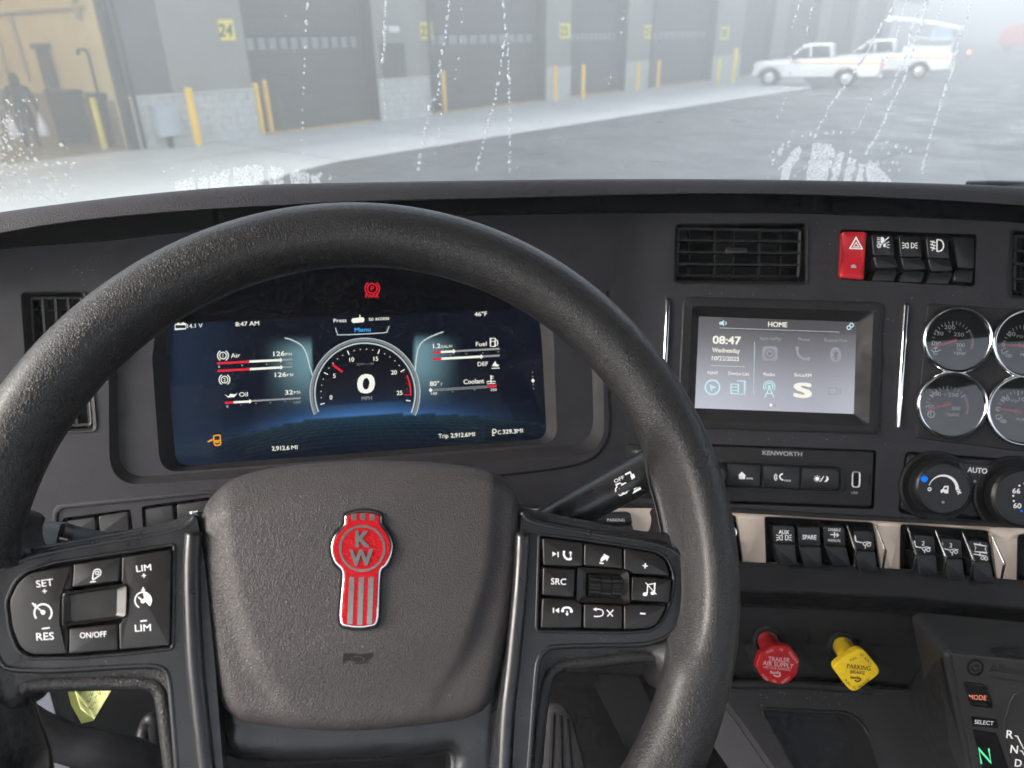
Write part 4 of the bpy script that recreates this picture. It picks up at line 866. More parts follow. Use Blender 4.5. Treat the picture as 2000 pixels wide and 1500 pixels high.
# bright ridges beside the hub
part('hub_ridge', WH, 'satin', lambda m: m.tube([PW.w(x, y, -.006) for x, y in spl([(1021, 1040), (1016, 1140), (1002, 1290), (990, 1400), (982, 1560)], 6, closed=False)], .0048, 12), sharp=180)
part('hub_ridge', WH, 'satin', lambda m: m.tube([PW.w(x, y, -.006) for x, y in spl([(379, 1040), (375, 1120), (380, 1270), (392, 1400), (410, 1560)], 6, closed=False)], .0048, 12), sharp=180)
LOW = spl([(412, 1300), (425, 1390), (440, 1480), (560, 1497), (700, 1492), (830, 1484), (868, 1478), (882, 1486), (888, 1560), (975, 1560), (985, 1420), (995, 1300)], 5, closed=False)
part('hub_skirt', WH, 'satin', lambda m: m.plate(PW, PW.poly(LOW, -.014), -.05, lambda u, v, d: -.020 + .006 * sstep(0, .006, d) , step=.006, rings=(.0008, .002, .004)), sharp=70)
# hub pad (airbag cover): rounded, with a raised centre field
PAD = spl([(386, 1040), (389, 992), (404, 962), (430, 938), (475, 919), (560, 903), (700, 894), (800, 896), (900, 905), (960, 917), (996, 935), (1014, 962), (1020, 1010), (1012, 1130), (993, 1250), (972, 1345), (955, 1383), (928, 1402), (870, 1416), (700, 1431), (600, 1430), (480, 1418), (450, 1405), (430, 1382), (414, 1330), (396, 1190)], 5)
cl = PW.poly(spl([(425, 940), (434, 1050), (456, 1180), (492, 1290), (545, 1370), (560, 1500)], 8, closed=False), -.002); cr = PW.poly(spl([(975, 940), (966, 1080), (943, 1180), (906, 1285), (850, 1370), (840, 1500)], 8, closed=False), -.002)
_clv, _clu = np.array([p[1] for p in cl][::-1]), np.array([p[0] for p in cl][::-1]); _crv, _cru = np.array([p[1] for p in cr][::-1]), np.array([p[0] for p in cr][::-1])
vt = PW.uv(700, 955, -.004)[1]; vtop = PW.uv(700, 894, -.004)[1]
def padh(u, v, d):
    R_ = .010; dd = np.minimum(d, R_); e = -R_ + np.sqrt(np.maximum(R_ ** 2 - (R_ - dd) ** 2, 0))
    inl = sstep(-.006, .006, u - np.interp(v, _clv, _clu)) * sstep(-.006, .006, np.interp(v, _crv, _cru) - u)
    lowfade = sstep(PW.uv(700, 1390, 0)[1], PW.uv(700, 1250, 0)[1], v)
    top = -.012 * sstep(vt - .006, vtop + .004, v)
    return -.006 + e + .0045 * inl * (.25 + .75 * lowfade) + top + .006 * (1 - (u / .1) ** 2) * .5
PADO = part('hub_pad', WH, 'pad', lambda m: m.plate(PW, PW.poly(PAD, -.006), -.04, padh, step=.0032, rings=(.0008, .002, .004, .007, .010)), sharp=180)
def hp(px, py):                         # height of the hub pad surface under a pixel
    h = -.002
    for _ in range(4):
        u, v = PW.uv(px, py, h); h = float(padh(np.array([u]), np.array([v]), np.array([.05]))[0])
    return h
h0 = hp(705, 1110)
# badge
EMB = spl([(674, 1006), (690, 999.5), (711, 997), (733, 999.5), (745, 1006), (746, 1022), (758, 1039), (766, 1057), (767, 1073), (763, 1090), (755, 1106), (744, 1118), (741, 1165), (738, 1216), (720, 1226), (700, 1228), (681, 1226), (664, 1217), (666, 1165), (669, 1119), (655, 1102), (647, 1080), (648, 1058), (657, 1040), (672, 1024)], 3)
part('badge_recess', WH, 'black', lambda m: m.flat(PW, inset(ccw(PW.poly(EMB, h0 + .0007)), -.0012), h0 + .0007))
BADGE = part('badge', WH, 'chrome', lambda m: m.slab(PW, PW.poly(EMB, h0 + .0028), h0, h0 + .0028, .0009, 3))
hb = h0 + .0029
part('enamel', BADGE, 'enamel', lambda m: m.slab(PW, inset(ccw(PW.poly(EMB, hb)), .0013), hb - .0004, hb + .0004, .0003, 1))
ik = Ink(PW, hb + .0006); ik.ring(707.5, 1071, 43, 4.5, 43.5, 40)
for x in (685, 704, 723): ik.poly([(x - 5 + 2, 1127), (x + 5 + 2, 1127), (x + 4.5 - 1, 1221 - abs(x - 704) * .12), (x - 5.5 - 1, 1221 - abs(x - 704) * .12)])
for x in (691, 709, 727): ik.poly([(x - 5, 1002 + abs(x - 709) * .1), (x + 5, 1002 + abs(x - 709) * .1), (x + 5, 1016), (x - 5, 1016)])
ik.done('chrome_bands', 'nickel', BADGE)
ik = Ink(PW, hb + .0009); ik.text('K', 708, 1052, 32, bold=.05, width=25); ik.text('W', 705, 1088, 32, bold=.05, width=44); ik.done('lettering', 'nickel', BADGE)
hh_ = hp(700, 1283); ik = Ink(PW, hh_ + .0002); ik.poly([(670, 1268), (684, 1275), (705, 1278), (728, 1274), (728, 1283), (721, 1286), (713, 1295), (696, 1297), (686, 1291), (677, 1290), (670, 1298)]); ik.done('horn_mark', 'dash_dark', WH)
ik = Ink(PW, hh_ + .0004); ik.ring(698, 1288, 13, 1.4, 6); ik.done('horn_mark', 'pad', WH)
# buttons
HBT = -.0032
def button(poly, r=4, h=HBT, inner=None, bev=.0007, mat_='button', name='button'):
    b = part(name, WH, mat_, lambda m: m.slab(PW, PW.poly(rnd(poly, r, 3), h), HB_ - .006, h, bev, 3)); return b
def icon(b, h=HBT): return Ink(PW, h + .00012)
WI = 'ink'
b = button([(140, 1105), (139, 1148), (125, 1156), (120, 1166), (118, 1219), (124, 1226), (132.5, 1228), (131.5, 1277), (60, 1279), (38, 1263), (24, 1226), (18, 1174), (34, 1140), (56, 1120), (100, 1111)], [3, 3, 4, 4, 4, 4, 3, 3, 12, 10, 12, 10, 10, 10, 5])
i = icon(b); i.text('SET', 87, 1138.5, 14, -.13, width=33).text('+', 87, 1154.5, 13, -.1, bold=.02); i.text('RES', 88, 1242.5, 15, -.05, width=34).line([(82, 1228), (97, 1226)], 2.6)
i.arc(84, 1197, 17, 140, 405, 3.4); i.disc(84, 1196, 4.6); i.line([(84, 1196), (70, 1184)], 2.6); i.poly([(62, 1177), (71, 1180), (68, 1187)]); i.line([(63, 1178), (69, 1184)], 3); i.done('icon', WI, b)
b = button([(144, 1102), (234.5, 1088.5), (232, 1135), (141, 1147)], 3); i = icon(b)
i.line(spl([(181, 1133), (182, 1120), (186, 1113), (193, 1112), (197, 1117), (194, 1124), (181, 1133)], 5, closed=False), 2.0); i.ring(189.5, 1119, 3.2, 1.6); i.line([(176, 1137), (187, 1135.5)], 2); i.done('icon', WI, b)
b = button([(238.5, 1088), (334, 1073), (331, 1261), (233.5, 1269), (232, 1218), (244, 1212), (249, 1203), (251, 1151), (247, 1142), (237, 1136)], [3, 4, 4, 3, 3, 4, 4, 4, 4, 3]); i = icon(b)
i.text('LIM', 280.5, 1109, 13, -.12, width=29).text('+', 281, 1124, 13, -.1, bold=.02).text('LIM', 279, 1226, 14, -.05, width=31).line([(274, 1213.5), (287, 1212)], 2.6)
i.arc(279.5, 1172.5, 16, 120, 400, 2.6); i.disc(279, 1174, 4.4); i.line([(279, 1174), (270, 1166)], 2.6); i.poly([(279.5, 1157)] + [(279.5 + 17 * math.cos(math.radians(a)), 1173 + 17 * math.sin(math.radians(a))) for a in range(-88, 48, 8)] + [(282, 1173)]); i.poly([(275, 1152), (284, 1151), (280, 1158)]); i.line([(279.5, 1147), (279.8, 1153)], 3); i.done('icon', WI, b)
b = part('button', WH, 'button', lambda m: (m.frame(PW, [(ccw(PW.poly(rnd(P, 8, 4), h)), h) for P, h in (([(121.5, 1158), (249, 1139.5), (247, 1207), (120.5, 1224)], HB_ - .005), ([(121.5, 1158), (249, 1139.5), (247, 1207), (120.5, 1224)], HBT + .0005), ([(124, 1160), (247, 1142), (245, 1205), (123, 1221)], HBT + .0012), ([(139, 1162), (229, 1149), (228, 1203), (139, 1214)], HBT - .0008))]), m.flat(PW, PW.poly(rnd([(139, 1162), (229, 1149), (228, 1203), (139, 1214)], 8, 4), HBT - .0008), HBT - .0008)))
b = button([(135.5, 1228), (229, 1218.5), (230, 1269), (134.5, 1277)], 3); i = icon(b); i.text('ON/OFF', 182, 1239.5, 11.5, -.055, width=52); i.done('icon', WI, b)
# right pad
b = button([(1060, 1051), (1138, 1061), (1138, 1104), (1128, 1107), (1062, 1104)], 3); i = icon(b)
i.poly([(1079, 1077), (1079, 1087), (1087, 1082)]); i.line([(1090, 1078), (1090, 1088)], 2.4); i.line(spl([(1101, 1077), (1102, 1086), (1108, 1092), (1115, 1092)], 4, closed=False), 4); i.disc(1101.5, 1078, 2.6); i.disc(1114.5, 1091, 2.6); i.line([(1114.5, 1087), (1114.5, 1079)], 2); i.poly([(1111, 1080.5), (1118, 1081.5), (1114.5, 1076)]); i.done('icon', WI, b)
b = button([(1142, 1062), (1215.5, 1071), (1215.5, 1111), (1141, 1104.5)], 3); i = icon(b); i.poly([(1173, 1098), (1173, 1092), (1176, 1087), (1180, 1084.5), (1178, 1081), (1190, 1087), (1185, 1097), (1183, 1092), (1178, 1095)]); i.line([(1171, 1099.5), (1179, 1100.5)], 2.4); i.done('icon', WI, b)
b = button([(1219.5, 1071.5), (1279, 1081), (1297, 1092), (1309, 1125), (1235, 1120), (1229, 1114), (1219.5, 1112.5)], [3, 10, 10, 4, 3, 3, 3]); i = icon(b); i.text('+', 1260, 1105, 15, .1, bold=.02); i.done('icon', WI, b)
b = button([(1061, 1108), (1123, 1112.5), (1121, 1167), (1060, 1162)], 3); i = icon(b); i.text('SRC', 1091, 1135.5, 12.5, .04, width=29); i.done('icon', WI, b)
part('scroll_surround', WH, 'button', lambda m: m.frame(PW, [(ccw(PW.poly(rnd(P, 7, 4), h)), h) for P, h in (([(1130, 1107.5), (1226, 1115.5), (1230.5, 1176), (1129, 1177)][:2] + [(1230, 1178), (1126, 1176)], HB_ - .005), ([(1128, 1107.5), (1228, 1115.5), (1230, 1179), (1126, 1176)], HBT + .0008), ([(1144, 1118), (1213, 1122), (1212, 1169.5), (1143.5, 1166)], HBT - .0012), ([(1144, 1118), (1213, 1122), (1212, 1169.5), (1143.5, 1166)], HB_ - .006))]))
wa, wb = PW.w(1147, 1142, HBT - .004), PW.w(1210, 1146, HBT - .004)
def scroll(m):
    ax = nrm(wb - wa); L = np.linalg.norm(wb - wa); y = nrm(PW.n - ax * (PW.n @ ax)); x = np.cross(y, ax)
    for seg in range(3):
        s0, s1 = L * seg / 3 + .0002, L * (seg + 1) / 3 - .0002
        f = lambda s: [wa + ax * s + (x * math.cos(2 * math.pi * (k + .5 * (seg % 2)) / 56) + y * math.sin(2 * math.pi * (k + .5 * (seg % 2)) / 56)) * (.0072 if k % 4 < 2 else .0066) for k in range(56)]
        m.ringfaces([f(s1), f(s0)], cap0=True)
part('scroll_wheel', WH, 'rocker', scroll)
b = button([(1235.5, 1126), (1312, 1131), (1307.5, 1177.5), (1232.5, 1173)], 3); i = icon(b); i.disc(1260, 1160.5, 4.6, 3.8); i.disc(1275, 1158.5, 4.4, 3.6); i.line([(1264, 1160), (1265, 1142), (1279, 1139.5), (1278, 1158)], 2.2); i.line([(1261, 1138), (1282, 1161)], 1.8); i.done('icon', WI, b)
b = button([(1060, 1168), (1124, 1173), (1136.5, 1180), (1135.5, 1226.5), (1057, 1226.5)], 3); i = icon(b); i.line([(1081, 1187), (1081, 1197)], 2.4); i.poly([(1092, 1187), (1092, 1197.5), (1084, 1192)]); i.line(spl([(1098, 1192), (1101, 1188), (1107, 1186.5), (1113, 1188), (1117, 1193)], 4, closed=False), 4); i.disc(1099, 1193, 3); i.disc(1116, 1194, 3); i.line([(1107.5, 1193), (1107.5, 1200)], 2); i.poly([(1104, 1198), (1111, 1198), (1107.5, 1203)]); i.done('icon', WI, b)
b = button([(1141.5, 1179.5), (1215.5, 1183.5), (1215.5, 1228.5), (1140.5, 1227)], 3); i = icon(b); i.line(spl([(1162, 1190), (1172, 1190), (1178, 1195), (1176, 1202), (1168, 1204), (1160, 1203.5)], 4, closed=False), 2.2); i.poly([(1158, 1190), (1165, 1186.5), (1165, 1194)]); i.line([(1185, 1191), (1197, 1204)], 2.2); i.line([(1198, 1191), (1186, 1204)], 2.2); i.done('icon', WI, b)
b = button([(1219.5, 1184), (1233, 1180.5), (1303, 1183), (1286, 1216), (1268, 1228), (1219.5, 1229.5)], [3, 3, 4, 10, 10, 3]); i = icon(b); i.line([(1250, 1198), (1261, 1199)], 3); i.done('icon', WI, b)
# ------------------------------------------------------------------ column, stalks, pedal and small things behind the wheel
T = thing('steering_column', WC - PW.n * .1, 'dark plastic steering column shroud behind the wheel', 'steering column')
part('shroud', T, 'dash', lambda m: m.lathe(WC - PW.n * .05, -PW.n, [(.045, 0), (.062, .02), (.070, .06), (.072, .16), (.066, .26)], 28, xref=(1, 0, 0)), sharp=60)
T = thing('brake_stalk', at(1060, 1015, .50), 'thick black engine brake stalk pointing up behind the right of the wheel', 'stalk')
pa, pb = at(1000, 1062, .485), at(1290, 905, .50); dd = nrm(pb - pa)
ax_s = Plane(at(1220, 950, .4875), pb - pa, UP)
part('lever', T, 'satin', lambda m: m.tube([pa, pa * .6 + pb * .4, pa * .2 + pb * .8, pb, pb + dd * .012, pb + dd * .018], [.0115, .0128, .0138, .0142, .0125, .006], 28), sharp=60)
ik = Ink(ax_s, .0048); e = (-.52)
ik.text('OFF', 1209, 936, 7, -.48, bold=.02, width=21); ik.line([(1221, 927), (1231, 922), (1233, 927)], 3.4); ik.poly([(1231, 928.5), (1238, 925), (1242, 937), (1235, 940)]); ik.poly([(1235.5, 942), (1243, 939), (1250, 949), (1238, 957)]); ik.poly([(1238, 958.5), (1250, 951), (1253, 955), (1235, 965)])
ik.line([(1202, 955), (1205, 951), (1203, 947), (1212, 943), (1214, 947), (1222, 943), (1226, 945), (1230, 955), (1226, 959), (1223, 956), (1224, 962), (1211, 968), (1207, 964), (1203, 961)], 2.2, True); ik.ring(1214, 958, 5, 2.2); ik.done('icon', 'ink', T)
T = thing('turn_stalk', at(60, 1050, .47), 'grey blue wiper stalk behind the left of the wheel', 'stalk')
mat('stalk_grey', (.075, .088, .095), .42, spec=.5, var=.06, vscale=40)
qa, qb, qc = at(-40, 1038, .455), at(112, 1052, .475), at(230, 1078, .50)
part('lever', T, 'stalk_grey', lambda m: m.tube([qa, qa * .5 + qb * .5, qb], [.0075, .0105, .0108], 20), sharp=60)
part('collar', T, 'satin', lambda m: m.tube([qb, qb + nrm(qc - qb) * .006], .0112, 20)); part('sleeve', T, 'stalk_grey', lambda m: m.tube([qb + nrm(qc - qb) * .006, qc], [.0108, .0115], 20), sharp=60)
ik = Ink(Plane(at(140, 1052, .465), qc - qb, UP), .0); ik.line([(116, 1051), (132, 1054)], 3.4); ik.line([(108, 1066), (119, 1068)], 3.4); ik.line(spl([(135, 1057), (142, 1059), (150, 1062)], 3, closed=False), 1.6); ik.line([(136, 1063), (137, 1057)], 1.4); ik.line([(141, 1066), (145, 1060)], 1.4); ik.done('icon', 'ink', T)
T = thing('accelerator_pedal', at(1110, 1480, .80), 'ribbed dark accelerator pedal seen through the wheel', 'pedal')
PP = Plane(at(1100, 1450, .78), RT, UP + FW * .5); PDL = spl([(1064, 1420), (1068, 1385), (1078, 1372), (1095, 1374), (1110, 1390), (1128, 1440), (1148, 1560), (1058, 1560)], 4)
part('pad', T, 'dash_dark', lambda m: m.slab(PP, PP.poly(PDL, 0), -.02, 0, .004, 2))
for k, (x0, x1) in enumerate(((1080, 1073), (1093, 1096), (1106, 1118))): part('rib', T, 'black', lambda m: m.tube([PP.w(x0, 1392 + 6 * k, .0005), PP.w(x1, 1555, .0005)], .0022, 6))
mat('note_paper', (.72, .74, .30), .7, var=.05, vscale=60); mat('paper', (.80, .80, .82), .7)
PN = Plane(at(175, 1370, .60), RT, UP)
T = thing('sticky_note', at(175, 1380, .60), 'yellow sticky note with handwriting hanging under the dash', 'note')
part('sheet', T, 'note_paper', lambda m: m.add([PN.w(x, y, h) for x, y, h in ((148, 1330, .002), (224, 1330, .002), (219, 1346, .0), (184, 1405, .004), (157, 1385, .006), (146, 1350, .0))], [(0, 5, 4, 3, 2, 1)])); part('fold', T, 'note_paper', lambda m: m.add([PN.w(x, y, h) for x, y, h in ((127, 1330, .012), (148, 1330, .0022), (146, 1350, .0005), (157, 1385, .0065), (184, 1405, .0045), (183, 1408, .008), (159, 1413, .014), (139, 1377, .014))], [(0, 7, 3, 2, 1), (7, 6, 5, 4, 3)]))
ik = Ink(PN, .0068)
for P in ([(152, 1350), (156, 1356), (159, 1349)], [(170, 1382), (176, 1383), (179, 1387), (183, 1384)], [(172, 1388), (176, 1380), (181, 1377)], [(182, 1376), (185, 1371), (187, 1374)], [(168, 1374), (171, 1368), (174, 1372), (177, 1364)], [(173, 1360), (177, 1354), (179, 1359), (182, 1352)], [(185, 1364), (189, 1358)], [(190, 1352), (196, 1356), (194, 1348)], [(179, 1349), (183, 1345)]): ik.line(spl(P, 4, closed=False), 1.0)
ik.done('handwriting', 'ink_dark', T)
T = thing('assist_bar', at(170, 1440, .66), 'padded dark bar curving across behind the lower left of the wheel', 'bar')
part('grip', T, 'dash', lambda m: m.tube([at(x, y, z) for x, y, z in spl([(10, 1385, .62), (65, 1424, .62), (140, 1454, .63), (210, 1468, .64), (262, 1480, .66), (288, 1500, .70), (300, 1560, .74)], 6, closed=False)], .0165, 20), sharp=180)
part('column_bracket', T, 'black', lambda m: m.tube([at(x, y, z) for x, y, z in spl([(275, 1500, .72), (282, 1430, .74), (298, 1405, .74), (305, 1425, .74), (300, 1500, .74)], 5, closed=False)], .008, 10))
T = thing('daylight_panel', at(80, 1370, .95), 'pale panel glimpsed through the wheel in place of daylight by the door', 'daylight panel')  # pale colour stands in for outside daylight past the lower door
part('panel', T, 'door_and_daylight_pale', lambda m: m.add([at(20, 1320, .95), at(88, 1320, .95), at(112, 1410, .95), at(160, 1560, .95), at(20, 1560, .95)], [(4, 3, 2, 1, 0)])); part('added_jamb_sheet', T, 'dash_dark', lambda m: m.add([at(92, 1320, .90), at(150, 1320, .88), at(230, 1600, .90), at(160, 1600, .92)], [(3, 2, 1, 0)]))  # pale panel stands in for outside daylight
T = thing('knee_bolster', at(200, 1350, .80), 'dark knee panel and footwell behind the wheel', 'panel'); part('panel', T, 'black', lambda m: m.add([at(120, 1090, .80), at(1060, 1090, .80), at(1080, 1900, 1.0), at(180, 1900, 1.0)], [(3, 2, 1, 0)]))
mb = MB(); mb.add([at(560, 1480, .93), at(785, 1480, .93), at(815, 1560, .93), at(540, 1560, .93)], [(3, 2, 1, 0)]); PAP = mk('paper_sheet', mb, 'paper', label='white paper sheet on the floor below the hub', cat='paper')

# dust and lint
mat('dust', (.45, .44, .42), .9)
def dust(m):
    def speck(p, n, r):
        a = nrm(np.cross(n, (.3, .5, .8))); b = np.cross(n, a); k = rnd_.uniform(.6, 2.2)
        m.add([p + (a * math.cos(t) * k + b * math.sin(t)) * r for t in np.arange(5) * 2 * math.pi / 5 + rnd_.random()], [(0, 1, 2, 3, 4)])
    for (x0, y0, x1, y1), n_ in (((1600, 566, 1960, 588), 16), ((1310, 852, 1700, 864), 10), ((1726, 600, 1750, 880), 12), ((1590, 425, 1635, 570), 8), ((1320, 562, 1590, 578), 10)):
        for _ in range(n_): speck(PC.w(rnd_.uniform(x0, x1), rnd_.uniform(y0, y1), .0004), PC.n, rnd_.uniform(.00012, .0003))
    for _ in range(16): speck(PL.w(rnd_.uniform(60, 200), rnd_.uniform(500, 560), .0004), PL.n, rnd_.uniform(.00012, .00028))
    for _ in range(26): speck(PT.w(rnd_.uniform(1470, 1680), rnd_.uniform(1350, 1378), .0006), PT.n, rnd_.uniform(.00015, .0003))
    for _ in range(22):
        x, y = rnd_.uniform(480, 920), rnd_.uniform(1000, 1380); h = hp(x, y); speck(PW.w(x, y, h + .0003), PW.n, rnd_.uniform(.00008, .00018))
    for _ in range(26):
        x, y = rnd_.choice([(rnd_.uniform(60, 330), rnd_.uniform(1290, 1300)), (rnd_.uniform(342, 362), rnd_.uniform(1080, 1280)), (rnd_.uniform(1060, 1270), rnd_.uniform(1240, 1252))]); speck(PW.w(x, y, HB_ + .0003), PW.n, rnd_.uniform(.00008, .00018))
mb = MB(); dust(mb); mk('dust', mb, 'dust', loc=WC, kind='stuff', label='specks of pale dust and lint on the dark trim', cat='dust')
# ================================================================== instruments and controls
# ---- digital instrument display
CL = thing('instrument_display', PL.w(700, 760, -.03), 'wide digital instrument display behind the steering wheel', 'display')
HSC = -.022
PSC = Plane(PL.pt(0, 0, HSC), PL.u, PL.v)
def ytop(x): return 633 - .0440 * (x - 327)
YH = smooth([(300, 880), (480, 846), (600, 821), (720, 811), (840, 809), (960, 815), (1080, 830)])
def ccol(x, y):
    if y < ytop(x): return (.0008, .0009, .0014)
    c = np.array([.0035, .0055, .012])
    c = c + np.array([.010, .022, .045]) * float(1 - sstep(330, 520, x)) * .75
    g = float(sstep(505, 606, x) * (1 - sstep(606, 612, x)) * sstep(652, 690, y) * (1 - sstep(700, 815, y)))
    g2 = float(sstep(806, 812, x) * (1 - sstep(814, 905, x)) * sstep(648, 680, y) * (1 - sstep(700, 805, y)))
    c = c + np.array([.15, .28, .32]) * (g + g2)
    dy = YH(x) - y; wx = math.exp(-((x - 715) / 175) ** 2)
    if dy > 0: c = c + np.array([.05, .17, .42]) * wx * math.exp(-dy / 17)
    else: c = c + np.array([.006, .035, .06]) * wx * math.exp(dy / 22)
    r = math.hypot(x - 713, y - 768)
    if r < 96 and y < YH(x) - 24: c = c * .35 + np.array([.0025, .002, .003])
    e = float(sstep(0, 14, min(x - 330, 1066 - x))); return tuple(c * (.25 + .75 * e))
def screen(m, pl, x0, y0, x1, y1, nx, ny, fn, warp):
    cs = []; rows = []
    for j in range(ny + 1):
        rw = []
        for i in range(nx + 1):
            x, y = warp(i / nx, j / ny); rw.append(pl.w(x, y, 0)); cs.append(fn(x, y))
        rows.append(rw)
    m.ringfaces(rows, closed=False, cap1=False); m.f = [f[::-1] for f in m.f]; m.c = cs
def bil(a, b, c, d): return lambda s, t: tuple((1 - s) * (1 - t) * np.array(a) + s * (1 - t) * np.array(b) + s * t * np.array(c) + (1 - s) * t * np.array(d))
part('glass_panel', CL, 'cluster_image', lambda m: screen(m, PSC, 0, 0, 1, 1, 150, 84, ccol, bil((312, 498), (1058, 466), (1071, 860), (340, 914))))
SL_ = -.05
def ink(h=.0004): return Ink(PSC, h)
def put(i, nm, mt): return i.done(nm, mt, CL)
# floor net of the picture
i = ink(.0002)
for k in range(-16, 17):
    xh = 715 + k * 14; 
    i.line([(xh, YH(xh) + 2), (715 + k * 30 + 6, 868 - k * 1.6)], .8)
for k in range(9):
    y = 3 + 4.2 * k * (1 + k * .07); i.line([(x, YH(x) + y) for x in range(520 - 8 * k, 930 + 8 * k, 30)], .8)
emi('lit_net', (.010, .035, .045), 1.0); put(i, 'floor_net', 'lit_net')
# telltale
i = ink(); i.ring(727, 563.5, 9.5, 2.4); i.arc(727, 563.5, 14, 125, 235, 2.4); i.arc(727, 563.5, 14, -55, 55, 2.4); i.text('P', 727.5, 563.5, 10, bold=.03).text('PARK', 727, 577.5, 7, -.03, bold=.05, width=27); put(i, 'telltale', 'lit_red')
# gauge rings and side pillars
i = ink(.0003); i.arc(713, 768, 104, 157, 384, 5.5, 48); i.done('dial_ring', 'lit_grey', CL)
i = ink(.0005); i.arc(713, 768, 98, 158, 383, 2.6, 48).arc(713, 768, 107.5, 157, 384, 1.4, 48)
i.line(spl([(556, 660), (570, 664), (588, 674), (598, 690), (604, 712), (610, 733)], 4, closed=False), 2.6).line(spl([(866, 648), (845, 656), (827, 666), (817, 680), (813, 700), (811, 724)], 4, closed=False), 2.6)
i.line(spl([(655, 640), (659, 651), (668, 654), (748, 650), (756, 646), (760, 637)], 4, closed=False), 1.8); put(i, 'dial_ring', 'lit_silver')
# white lettering
i = ink(.0006); T_ = i.text
i.line([(342, 634), (342, 643), (363, 642), (363, 633)], 2, True); i.line([(346, 632), (351, 632)], 2.6).line([(355, 631.5), (360, 631)], 2.6); T_('14.1 V', 380.5, 636, 8, SL_, width=30); T_('8:47 AM', 483, 632, 8.4, SL_, width=46, bold=.025); T_('Press', 664, 625.5, 7.6, SL_, width=25); i.poly([(688, 622), (709, 619.5), (712, 624), (710, 629), (690, 631), (686, 627)]); i.line([(703, 615), (703, 621)], 2)
T_('to access', 740, 621.5, 7.6, SL_, width=40); T_('46°F', 939, 613, 8.4, SL_, width=24, bold=.025)
for cx, cy, d in ((435.5, 694.5, '1'), (438.5, 741.5, '2')): i.ring(cx, cy, 6.5, 1.8); i.arc(cx, cy, 10.5, 120, 240, 2); i.arc(cx, cy, 10.5, -60, 60, 2); T_(d, cx, cy, 7)
T_('Air', 460, 694, 8.6, SL_, width=18); T_('126', 545, 690.5, 9, SL_, bold=.03, width=22); T_('PSI', 563.5, 691.5, 5.2, SL_, width=12); T_('126', 548, 731.5, 9, SL_, bold=.03, width=22); T_('PSI', 566.5, 732, 5.2, SL_, width=12)
i.line([(487, 706.2), (549, 703.2)], 4.4).line([(488, 721), (549, 717.6)], 4.4); i.poly([(548, 699), (551.5, 703.2), (548, 708), (544.5, 703.2)]); i.poly([(549, 713), (552.5, 717.4), (549, 722), (545.5, 717.4)])
T_('0', 428, 716.5, 5, SL_); T_('0', 444, 794, 5, SL_); i.disc(473, 713.5, 1); i.disc(521, 711.5, 1)
i.poly([(438, 770), (446, 774), (450, 769), (458, 770.5), (464, 767.5), (458, 775.5), (446, 776.5)]); T_('Oil', 475.5, 770, 8.6, SL_, width=17); T_('32', 564.5, 766, 9, SL_, bold=.03, width=15); T_('PSI', 580, 766, 5.2, SL_, width=12)
i.line([(456, 785.8), (489, 784)], 4.2); i.poly([(488, 779.5), (491.5, 784), (488, 788.5), (484.5, 784)])
T_('2,912.6', 548, 875, 8.4, SL_, width=34, bold=.03); T_('MI', 575, 873.5, 8, SL_, width=12); T_('Trip', 866, 851, 8.4, SL_, width=19); T_('2,912.6', 897, 849.5, 8.4, SL_, width=33, bold=.03); T_('MI', 921.5, 848, 8, SL_, width=12); T_('C', 975.5, 844, 8, SL_); T_('329.3', 995, 842.5, 8.4, SL_, width=26, bold=.03); T_('MI', 1015, 841, 8, SL_, width=12); i.ring(965.5, 842, 3.6, 1.8); i.line([(963, 845), (962, 851), (966, 850)], 1.6)
T_('1.2', 853, 675.5, 8.8, SL_, bold=.03, width=14); T_('GAL/H', 872, 676.5, 5.4, SL_, width=22); T_('Fuel', 940, 671.5, 8.6, SL_, width=21); i.line([(958, 661), (958, 677), (967, 676.4), (967, 660.5)], 1.8, True); i.line([(958, 667), (967, 666.5)], 1.4); i.line([(968, 663), (972, 666), (972, 674), (968, 675)], 1.6)
i.line([(861, 687.6), (886, 686.2)], 4.4).line([(862, 700.6), (940, 696.4)], 4.4); i.poly([(886, 681.5), (889.5, 686), (886, 691), (882.5, 686)]); i.poly([(940, 692), (943.5, 696.3), (940, 701), (936.5, 696.3)])
T_('DEF', 943, 710.5, 8.4, SL_, width=20); i.poly([(961, 715), (967, 705), (970, 711), (975, 713), (973, 716)]); i.line([(960, 719.5), (976, 718.8)], 1.6)
T_('80°', 848.5, 749, 9.4, SL_, bold=.02, width=18); T_('F', 862.5, 750.5, 5, SL_); T_('Coolant', 925.5, 744.5, 9.2, SL_, bold=.02, width=40); i.line([(959, 733), (959, 745)], 2.4); i.line([(959, 735), (964, 735)], 1.2).line([(959, 738.5), (964, 738.5)], 1.2); i.line([(950, 746), (955, 744.5), (959, 746.5), (964, 744.5), (968, 745)], 1.6).line([(951, 749.5), (968, 748.5)], 1.4); i.poly([(841, 757.5), (844.5, 762), (841, 766.5), (837.5, 762)])
T_('100', 848, 768.5, 5, SL_, width=12); T_('250', 964, 761, 5.2, SL_, width=12); i.poly([(1041, 739), (1044.5, 743.4), (1041, 748), (1037.5, 743.4)])
for x, y, t_ in ((646.5, 776, '0'), (653, 733.5, '5'), (687, 702, '10'), (734, 700.5, '15'), (769.5, 727, '20'), (780.5, 767, '25')): T_(t_, x, y, 8.6, SL_, bold=.02)
T_('0', 715, 748.5, 37, -.03, bold=.055, lean=.06, width=31)
for k in range(26):
    a = math.radians(166 + k * 8.15)
    if k % 5 == 0: i.line([(713 + 90 * math.cos(a), 768 + 90 * math.sin(a)), (713 + 81 * math.cos(a), 768 + 81 * math.sin(a))], 1.9)
    elif k < 21: i.disc(713 + 86 * math.cos(a), 768 + 86 * math.sin(a), 1.1, n=8)
